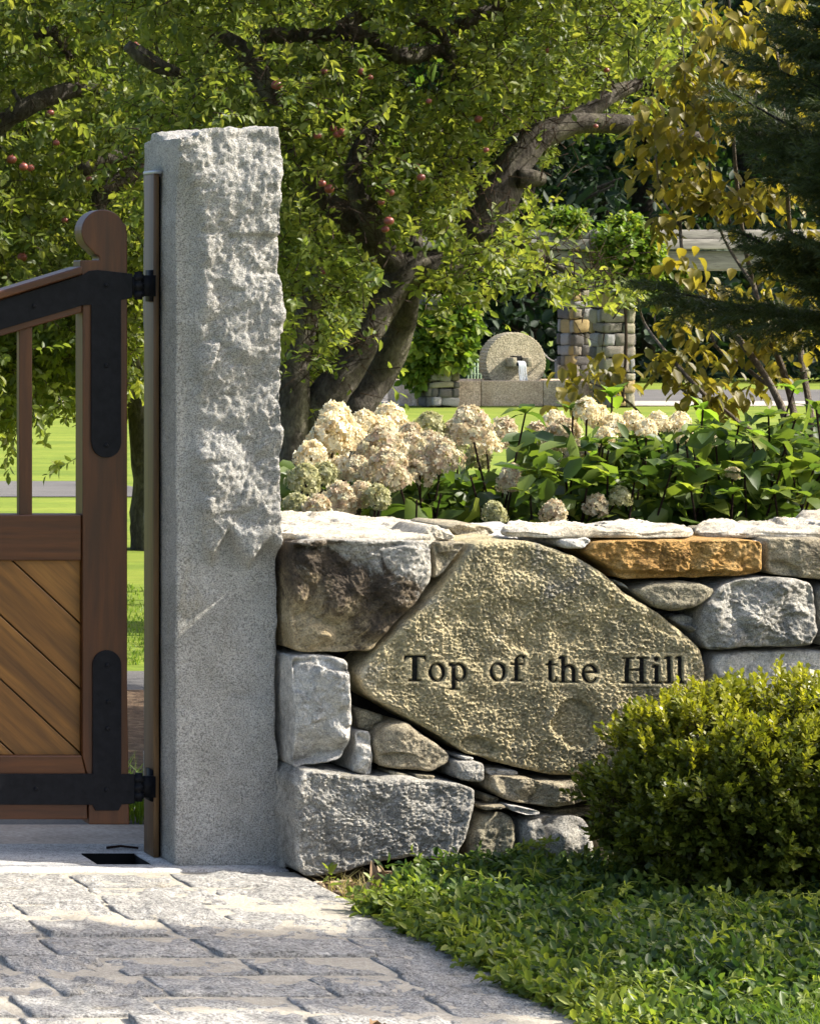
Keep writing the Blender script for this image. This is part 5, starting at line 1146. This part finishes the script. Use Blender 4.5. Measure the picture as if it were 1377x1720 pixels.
for i in range(90):
    p = np.array((3.13+.45*rs.rand(), 8.43+.40*rs.rand(), -.012)); inst('wood_chip', chm, PATCH, Matrix.Translation(Vector(p)) @ Matrix.Rotation(rs.rand()*6, 4, 'Z') @ Matrix.Rotation(rs.normal()*.3, 4, 'X') @ Matrix.Scale(rs.uniform(.7, 1.8), 4))
S_ = spline([W(180, 1424, 9.27)*np.array((1, 1, 0))+np.array((0, 0, .006)), W(205, 1425, 9.27)*np.array((1, 1, 0))+np.array((0, .01, .009)), W(232, 1426, 9.27)*np.array((1, 1, 0))+np.array((0, -.005, .006))], .03)
V, Q = tube_vq(S_, .0035, 6, .2); o = mk('fallen_twig', V, Q, M['redstem'], None, True, None, tuple(S_[1])); tag(o, 'thin dark twig lying on the granite slab beside the slot', 'twig')
o = inst('fallen_leaf', DLM[0], AT, Matrix()); o.parent = None; o.matrix_basis = frame_M(np.array((2.60, 6.98, .012)), (1, .3, .1), (0, 0, 1), .05, .04); tag(o, 'single curled brown leaf lying alone on the granite pavers', 'leaf')

# ---------------------------------------------------------------- pergola, fountain and garden far behind
PD = 47.4
PG = thing('pergola', 'weathered timber pergola on rubble stone columns beyond the lawn', 'pergola', (W(890, 680, PD)[0], PD, 0))
rs = np.random.RandomState(61)
sv, sq = lattice(3, 3, 3); SB = []
for k in range(len(COLST)*2):
    v = sv*(1-.10*(np.linalg.norm(sv, axis=1, keepdims=True)-1)**1)*.98; v = v+rs.normal(size=v.shape)*.05
    o = mk('stone', v, sq, COLST[k % len(COLST)], None, False); SB.append(o.data); bpy.data.objects.remove(o)
def column(px0, px1, d, ztop):
    x0_, x1_ = (px0+1380)/F*d, (px1+1380)/F*d; w = x1_-x0_; cx, cy = (x0_+x1_)/2, d+w/2
    c = box('column', (x0_+.04, d+.04, -.03), (x1_-.04, d+w-.04, ztop), M['core'], PG)
    z = -.02
    while z < ztop-.05:
        h = rs.uniform(.06, .22); h = min(h, ztop-z)
        for side in range(4):
            u = -w/2+.02
            while u < w/2-.04:
                l = rs.uniform(.09, .34); l = min(l, w/2-u)
                if w/2-(u+l) < .07: l = w/2-u
                um = u+l/2; sc = Matrix.Diagonal((l/2-.002, .055+rs.rand()*.012, h/2*rs.uniform(.9, 1.08)-.002, 1))
                R4 = Matrix.Rotation(side*math.pi/2, 4, 'Z')
                Mx = Matrix.Translation((cx, cy, z+h/2)) @ R4 @ Matrix.Translation((um, -w/2+.05+rs.uniform(-.012, .012), rs.normal()*.006)) @ Matrix.Rotation(rs.normal()*.07, 4, 'Y') @ sc
                if not (side == 2): inst('stone', SB[rs.randint(len(SB))], c, Mx)
                u += l
        z += h
    return c
column(1012, 1066, PD, 2.05)
column(722, 772, PD, 2.05)
column(960, 1018, PD+1.75, 2.05)
column(690, 742, PD+1.75, 2.05)
bx0, bx1 = (520+1380)/F*PD, (1420+1380)/F*PD
zb = lambda y: 1.6-(y-500)/F*PD
box('beam', (bx0, PD+.05, zb(453)), (bx1, PD+.16, zb(421)), M['beam'], PG, .01)
box('beam', (bx0, PD+.34, zb(453)), (bx1, PD+.45, zb(421)), M['beam'], PG, .01)
box('beam', (bx0, PD+1.80, zb(453)), (bx1, PD+1.92, zb(421)), M['beam'], PG, .01)
box('beam', (bx0-.2, PD-.06, zb(419)), (bx1, PD+.02, zb(402)), M['beam'], PG, .01)
box('beam', (bx0-.2, PD-.02, zb(401.5)), (bx1, PD+.10, zb(386)), M['beam'], PG, .01)
def vine(label, cl, d, n, L, group=None, name='climbing_vine'):
    T = thing(name, label, 'vine', tuple(W(cl[0][0], 680, d)*np.array((1, 1, 0))))
    B = []
    for (x, y, r_, dz) in cl:
        c = W(x, y, d+dz); q = nrm(rs.normal(size=(n, 3)))*(rs.rand(n)**.5)[:, None]; B.append(c+q*np.array((1, .8, .8))*r_/F*d)
    B = np.concatenate(B); dr = rand_dirs(rs, len(B), .2); dat = shoots(rs, B, dr, .22, 8, L, L*.6, .95, .4)
    build_foliage('foliage', T, M['vine_leaf'], dat, B, dr, .2, tuple(B.mean(0)), LEAF6, M['twig'])
    V, Q = tube_vq(spline([W(cl[0][0], 676, d-.05), W(cl[0][0]+6, 560, d-.08), W(cl[0][0]-3, cl[0][1], d-.02)], .2), .022, 6, .2); mk('stem', V, Q, M['twig'], T, True)
    return T
vine('bright yellow green climber spilling over the pergola beam above the double column', [(1045, 412, 34, -.25), (1065, 400, 22, -.2), (1022, 425, 24, -.1), (1075, 455, 22, -.2), (1060, 480, 18, -.1), (1085, 420, 14, -.25), (940, 380, 20, .1), (960, 378, 14, .1), (1050, 386, 14, .0), (1110, 490, 26, .6), (1130, 470, 22, .6), (985, 440, 22, .4)], PD, 150, .10)
vine('bushy climber that hides the upper part of the small column beside the apple trunk', [(740, 560, 46, 0), (758, 588, 32, -.1), (722, 588, 36, 0), (745, 520, 36, .1), (710, 622, 18, .1), (768, 540, 26, 0)], PD+.1, 110, .16)
FT = thing('millstone_fountain', 'round upright millstone fountain pouring into a long granite basin', 'fountain', (W(855, 680, 48)[0], 48.2, 0))
bxl, bxr, bf, bb, bz = W(699, 0, 48)[0], W(1010, 0, 48)[0], 48.0, 49.15, .352
BS = bpy.data.objects.new('basin', None); 
cuts = [bxl, W(808, 0, 48)[0], W(912, 0, 48)[0], bxr]
bas = box('basin', (bxl+.05, bf+.1, -.03), (bxr-.05, bb-.05, bz-.10), M['basin'], FT)
for i in range(3):
    box('basin_block', (cuts[i]+.004, bf, -.03), (cuts[i+1]-.004, bf+.2, bz), M['basin'], bas, .012)
    box('basin_block', (cuts[i]+.004, bb-.2, -.03), (cuts[i+1]-.004, bb, bz), M['basin'], bas, .012)
for a, b in ((bxl, bxl+.2), (bxr-.2, bxr)): box('basin_block', (a+.002, bf+.205, -.03), (b-.002, bb-.205, bz), M['basin'], bas, .012)
m = MT('basin_water'); b = m.bsdf((.02, .03, .03), .08, .5, m.bump(m.noise(m.objvec(), 9, 3), .2, .02)); M['water'] = m.m
box('water', (bxl+.2, bf+.2, bz-.09), (bxr-.2, bb-.2, bz-.03), M['water'], bas)
mx, mz, mr = W(866, 0, 48.65)[0], 1.6-(609-500)/F*48.65, 51/F*48.65
pts = []
for i in range(216):
    a_ = i*2*math.pi/216; pts.append((mx+mr*(1-.030*abs(math.sin(a_*27))**3)*math.cos(a_), mz+mr*(1-.030*abs(math.sin(a_*27))**3)*math.sin(a_)))
ms = prism('millstone', pts, 48.65, 48.93, M['millstone'], FT, .01)
box('spout_block', (mx-.15, 48.40, mz-.06), (mx-.09, 48.645, mz+.08), M['millstone'], FT, .008)
box('spout_block', (mx+.08, 48.40, mz-.06), (mx+.15, 48.645, mz+.08), M['millstone'], FT, .008)
box('spout_opening', (mx-.088, 48.60, mz-.05), (mx+.078, 48.646, mz+.10), M['pit'], FT)
box('spout', (mx-.075, 48.42, mz+.0), (mx+.03, 48.60, mz+.02), M['capmetal'], FT, .004)
m = MT('falling_water'); g = m.n('ShaderNodeBsdfPrincipled', {'Base Color': (.85, .88, .9, 1), 'Roughness': .15, 'Transmission Weight': .35, 'IOR': 1.33}); m.t.links.new(g.outputs[0], m.out.inputs[0]); M['fall'] = m.m
A = Acc()
for k in range(7):
    xx = mx-.07+k*.016; S_ = spline([(xx, 48.42, mz+.025), (xx, 48.36, mz-.02), (xx+rs.normal()*.01, 48.33, mz-.14), (xx+rs.normal()*.015, 48.31, bz-.03)], .03)
    A.add(*tube_vq(S_, .0085, 6, .3))
A.build('water_stream', M['fall'], FT, True, (mx, 48.36, mz-.1))
FN = thing('wire_fence', 'small pale green wire trellis fence beside the millstone', 'fence', (W(802, 640, 52)[0], 52, 0))
m = MT('green_wire'); m.bsdf((.30, .40, .24), .5, .3); M['wire'] = m.m
fx0, fx1 = W(786, 0, 52)[0], W(818, 0, 52)[0]
for i in range(7):
    x = fx0+(fx1-fx0)*i/6; V, Q = tube_vq([(x, 52, -.03), (x, 52, .62+.03*math.sin(i))], .012, 6); mk('upright_wire', V, Q, M['wire'], FN, True, None, (x, 52, .3))
for z in (.12, .24, .36, .48, .58):
    V, Q = tube_vq([(fx0-.02, 52, z), (fx1+.02, 52, z)], .009, 6); mk('cross_wire', V, Q, M['wire'], FN, True, None, ((fx0+fx1)/2, 52, z))
RP = thing('rope_post', 'short grey timber post with a drooping rope between millstone and column', 'post', (W(938, 640, 51)[0], 51, 0))
x = W(938, 0, 51)[0]; box('post', (x-.05, 50.95, -.03), (x+.05, 51.05, .62), M['beam'], RP, .01)
V, Q = tube_vq(spline([(x-.32, 51, .80), (x-.15, 51, .62), (x, 51, .57), (x+.2, 51, .52), (x+.5, 51, .50)], .05), .012, 6); mk('rope', V, Q, M['beam'], RP, True)

# ---------------------------------------------------------------- woods beyond the far road
def wood_tree(name, label, cat, px, d, h, r, mat, rs, n=1500, L=.34, cone=0.0, zlo=.10, group=None):
    x = (px+1380)/F*d; T = thing(name, label, cat, (x, d, 0), group)
    V, Q = tube_vq([(x, d, -.03), (x+.1, d, h*.5), (x, d, h*.92)], [h*.022+.06, h*.016+.03, .03], 8, .15); mk('trunk', V, Q, M['forestbark'], T, True, None, (x, d, h*.3))
    for i in range(5):
        ph = rs.rand()*6.28; z = h*rs.uniform(.2, .6); V, Q = tube_vq([(x, d, z), (x+math.cos(ph)*r*.4, d+math.sin(ph)*r*.4, z+h*.08), (x+math.cos(ph)*r*.8, d+math.sin(ph)*r*.8, z+h*.12)], [.07, .05, .02], 6); mk('branch', V, Q, M['forestbark'], T, True, None, (x, d, z))
    nc = 46; cz = zlo+(1-zlo)*rs.rand(nc)**.9; rad = r*((1-cz)**.7*1.05+.06 if cone else np.sqrt(np.clip(1-((cz-.5)/.56)**2, .03, 1)))
    ph = rs.rand(nc)*6.283; q = np.sqrt(rs.rand(nc))*rad; C = v3(x+q*np.cos(ph), d+q*np.sin(ph), cz*h)
    per = n//nc; B = np.repeat(C, per, 0)+rs.normal(size=(nc*per, 3))*np.array((r*.2, r*.2, h*.035+.1))
    B[:, 2] = np.maximum(B[:, 2], .12); A_ = rand_dirs(rs, len(B), -.1 if cone else .2); L_ = L*rs.uniform(.6, 1.3, len(B))
    V, Q = leaves_vq(LEAF6, B, A_, np.array((0, 0, .6))+rs.normal(size=A_.shape)*.6, L_, L_*(.42 if cone else .6))
    o = mk('crown', V, Q, mat, T, False, np.repeat(np.clip(np.repeat(rs.rand(nc), per)*.6+rs.rand(len(B))*.4, 0, 1), 2), (x, d, h*.6)); o['kind'] = 'stuff'
    return T
rs = np.random.RandomState(71)
far = [('conifer_tree', 'dark blue green conifer standing behind the millstone', 880, 64, 9.5, 2.6, 'forest_dark', 1), ('conifer_tree', 'dark conifer behind the double column of the pergola', 1075, 66, 10.5, 2.7, 'forest_dark', 1),
       ('conifer_tree', 'dark conifer rising behind the yellow shrub', 1250, 65, 10, 2.8, 'forest_dark', 1), ('conifer_tree', 'dark conifer at the edge of the woods beyond the spruce', 1420, 63, 11, 2.8, 'forest_dark', 1),
       ('broadleaf_tree', 'mid green tree seen under the arched apple limb', 1010, 72, 8.0, 2.8, 'forest_mid', 0), ('broadleaf_tree', 'mid green tree above the pergola beam', 950, 80, 10.5, 3.4, 'forest_mid', 0),
       ('broadleaf_tree', 'sunlit light green tree showing through the gap in the apple crown', 712, 70, 9.5, 3.2, 'forest_lit', 0), ('broadleaf_tree', 'bright yellow green tree above the granite post', 430, 62, 11, 4.0, 'forest_lit', 0),
       ('broadleaf_tree', 'bright tree behind the gate', 150, 64, 11.5, 4.2, 'forest_lit', 0), ('broadleaf_tree', 'dull green tree behind the small vine covered column', 760, 68, 8, 2.8, 'forest_dark', 0),
       ('broadleaf_tree', 'mid green tree behind the left of the apple crown', -60, 66, 10, 4.0, 'forest_mid', 0), ('broadleaf_tree', 'mid green tree filling the woods behind the pillar', 300, 72, 10, 3.6, 'forest_mid', 0), ('broadleaf_tree', 'dark tree behind the apple trunk', 600, 66, 8.5, 3.0, 'forest_mid', 0),
       ('broadleaf_tree', 'green tree high above the yellow shrub', 1180, 78, 12, 3.6, 'forest_mid', 0)]
for (nm, lb, px, d, h, r, mt, cn) in far:
    wood_tree(nm, lb, 'tree', px, d, h, r, M[mt], rs, 2300, .30 if cn else .34, cn, .03, 'trees at the edge of the far woods')
# the mass of the wood itself
n = 30000; x = rs.uniform(12, 62, n); y = rs.uniform(74, 90, n); z = rs.rand(n)**.85*13*(1+.15*perlin(v3(x*.25, y*.2, x*0)))+.05
A_ = rand_dirs(rs, n, .1); L = rs.uniform(.35, .9, n)
V, Q = leaves_vq(LEAF6, v3(x, y, z), A_, np.array((0, -.5, .3))+rs.normal(size=(n, 3))*.6, L, L*.65)
o = mk('far_woods', V, Q, M['forest_dark'], None, False, np.repeat(rs.rand(n), 2)); o['kind'] = 'stuff'
n = 9000; x = rs.uniform(14, 60, n); y = rs.uniform(60.8, 63, n); z = rs.rand(n)**1.6*2.6*(1+.3*perlin(v3(x*.5, y*.2, x*0)))+.05
L = rs.uniform(.15, .4, n); V, Q = leaves_vq(LEAF6, v3(x, y, z), rand_dirs(rs, n, .2), np.array((0, -.4, .5))+rs.normal(size=(n, 3))*.6, L, L*.6)
o = mk('undergrowth', V, Q, M['forest_dark'], None, False, np.repeat(rs.rand(n), 2)); o['kind'] = 'stuff'

# ---------------------------------------------------------------- the tree outside the frame whose crown dapples the pavers
rs = np.random.RandomState(83)
ST = thing('shade_tree', 'small open crowned tree by the drive that throws dappled shade on the pavers', 'tree', (9.6, 6.7, 0))
V, Q = tube_vq(spline([(9.6, 6.7, 0), (9.5, 6.72, 2.0), (9.0, 6.6, 4.2), (8.4, 6.5, 5.4)], .2), .09, 9, .1); mk('trunk', V, Q, M['bark'], ST, True, None, (9.5, 6.7, 2))
nc = 62; q = nrm(rs.normal(size=(nc, 3)))*(rs.rand(nc)**.4)[:, None]; C = np.array((8.5, 6.50, 5.4))+q*np.array((2.4, .48, .9))
B = np.repeat(C, 30, 0)+rs.normal(size=(nc*30, 3))*np.array((.20, .06, .09)); dr = rand_dirs(rs, len(B), .2)
dat = shoots(rs, B, dr, .2, 9, .075, .042, .95, .35); build_foliage('crown', ST, M['apple_leaf'], dat, B, dr, .18, (8.5, 6.5, 5.4), LEAF6, M['twig'])
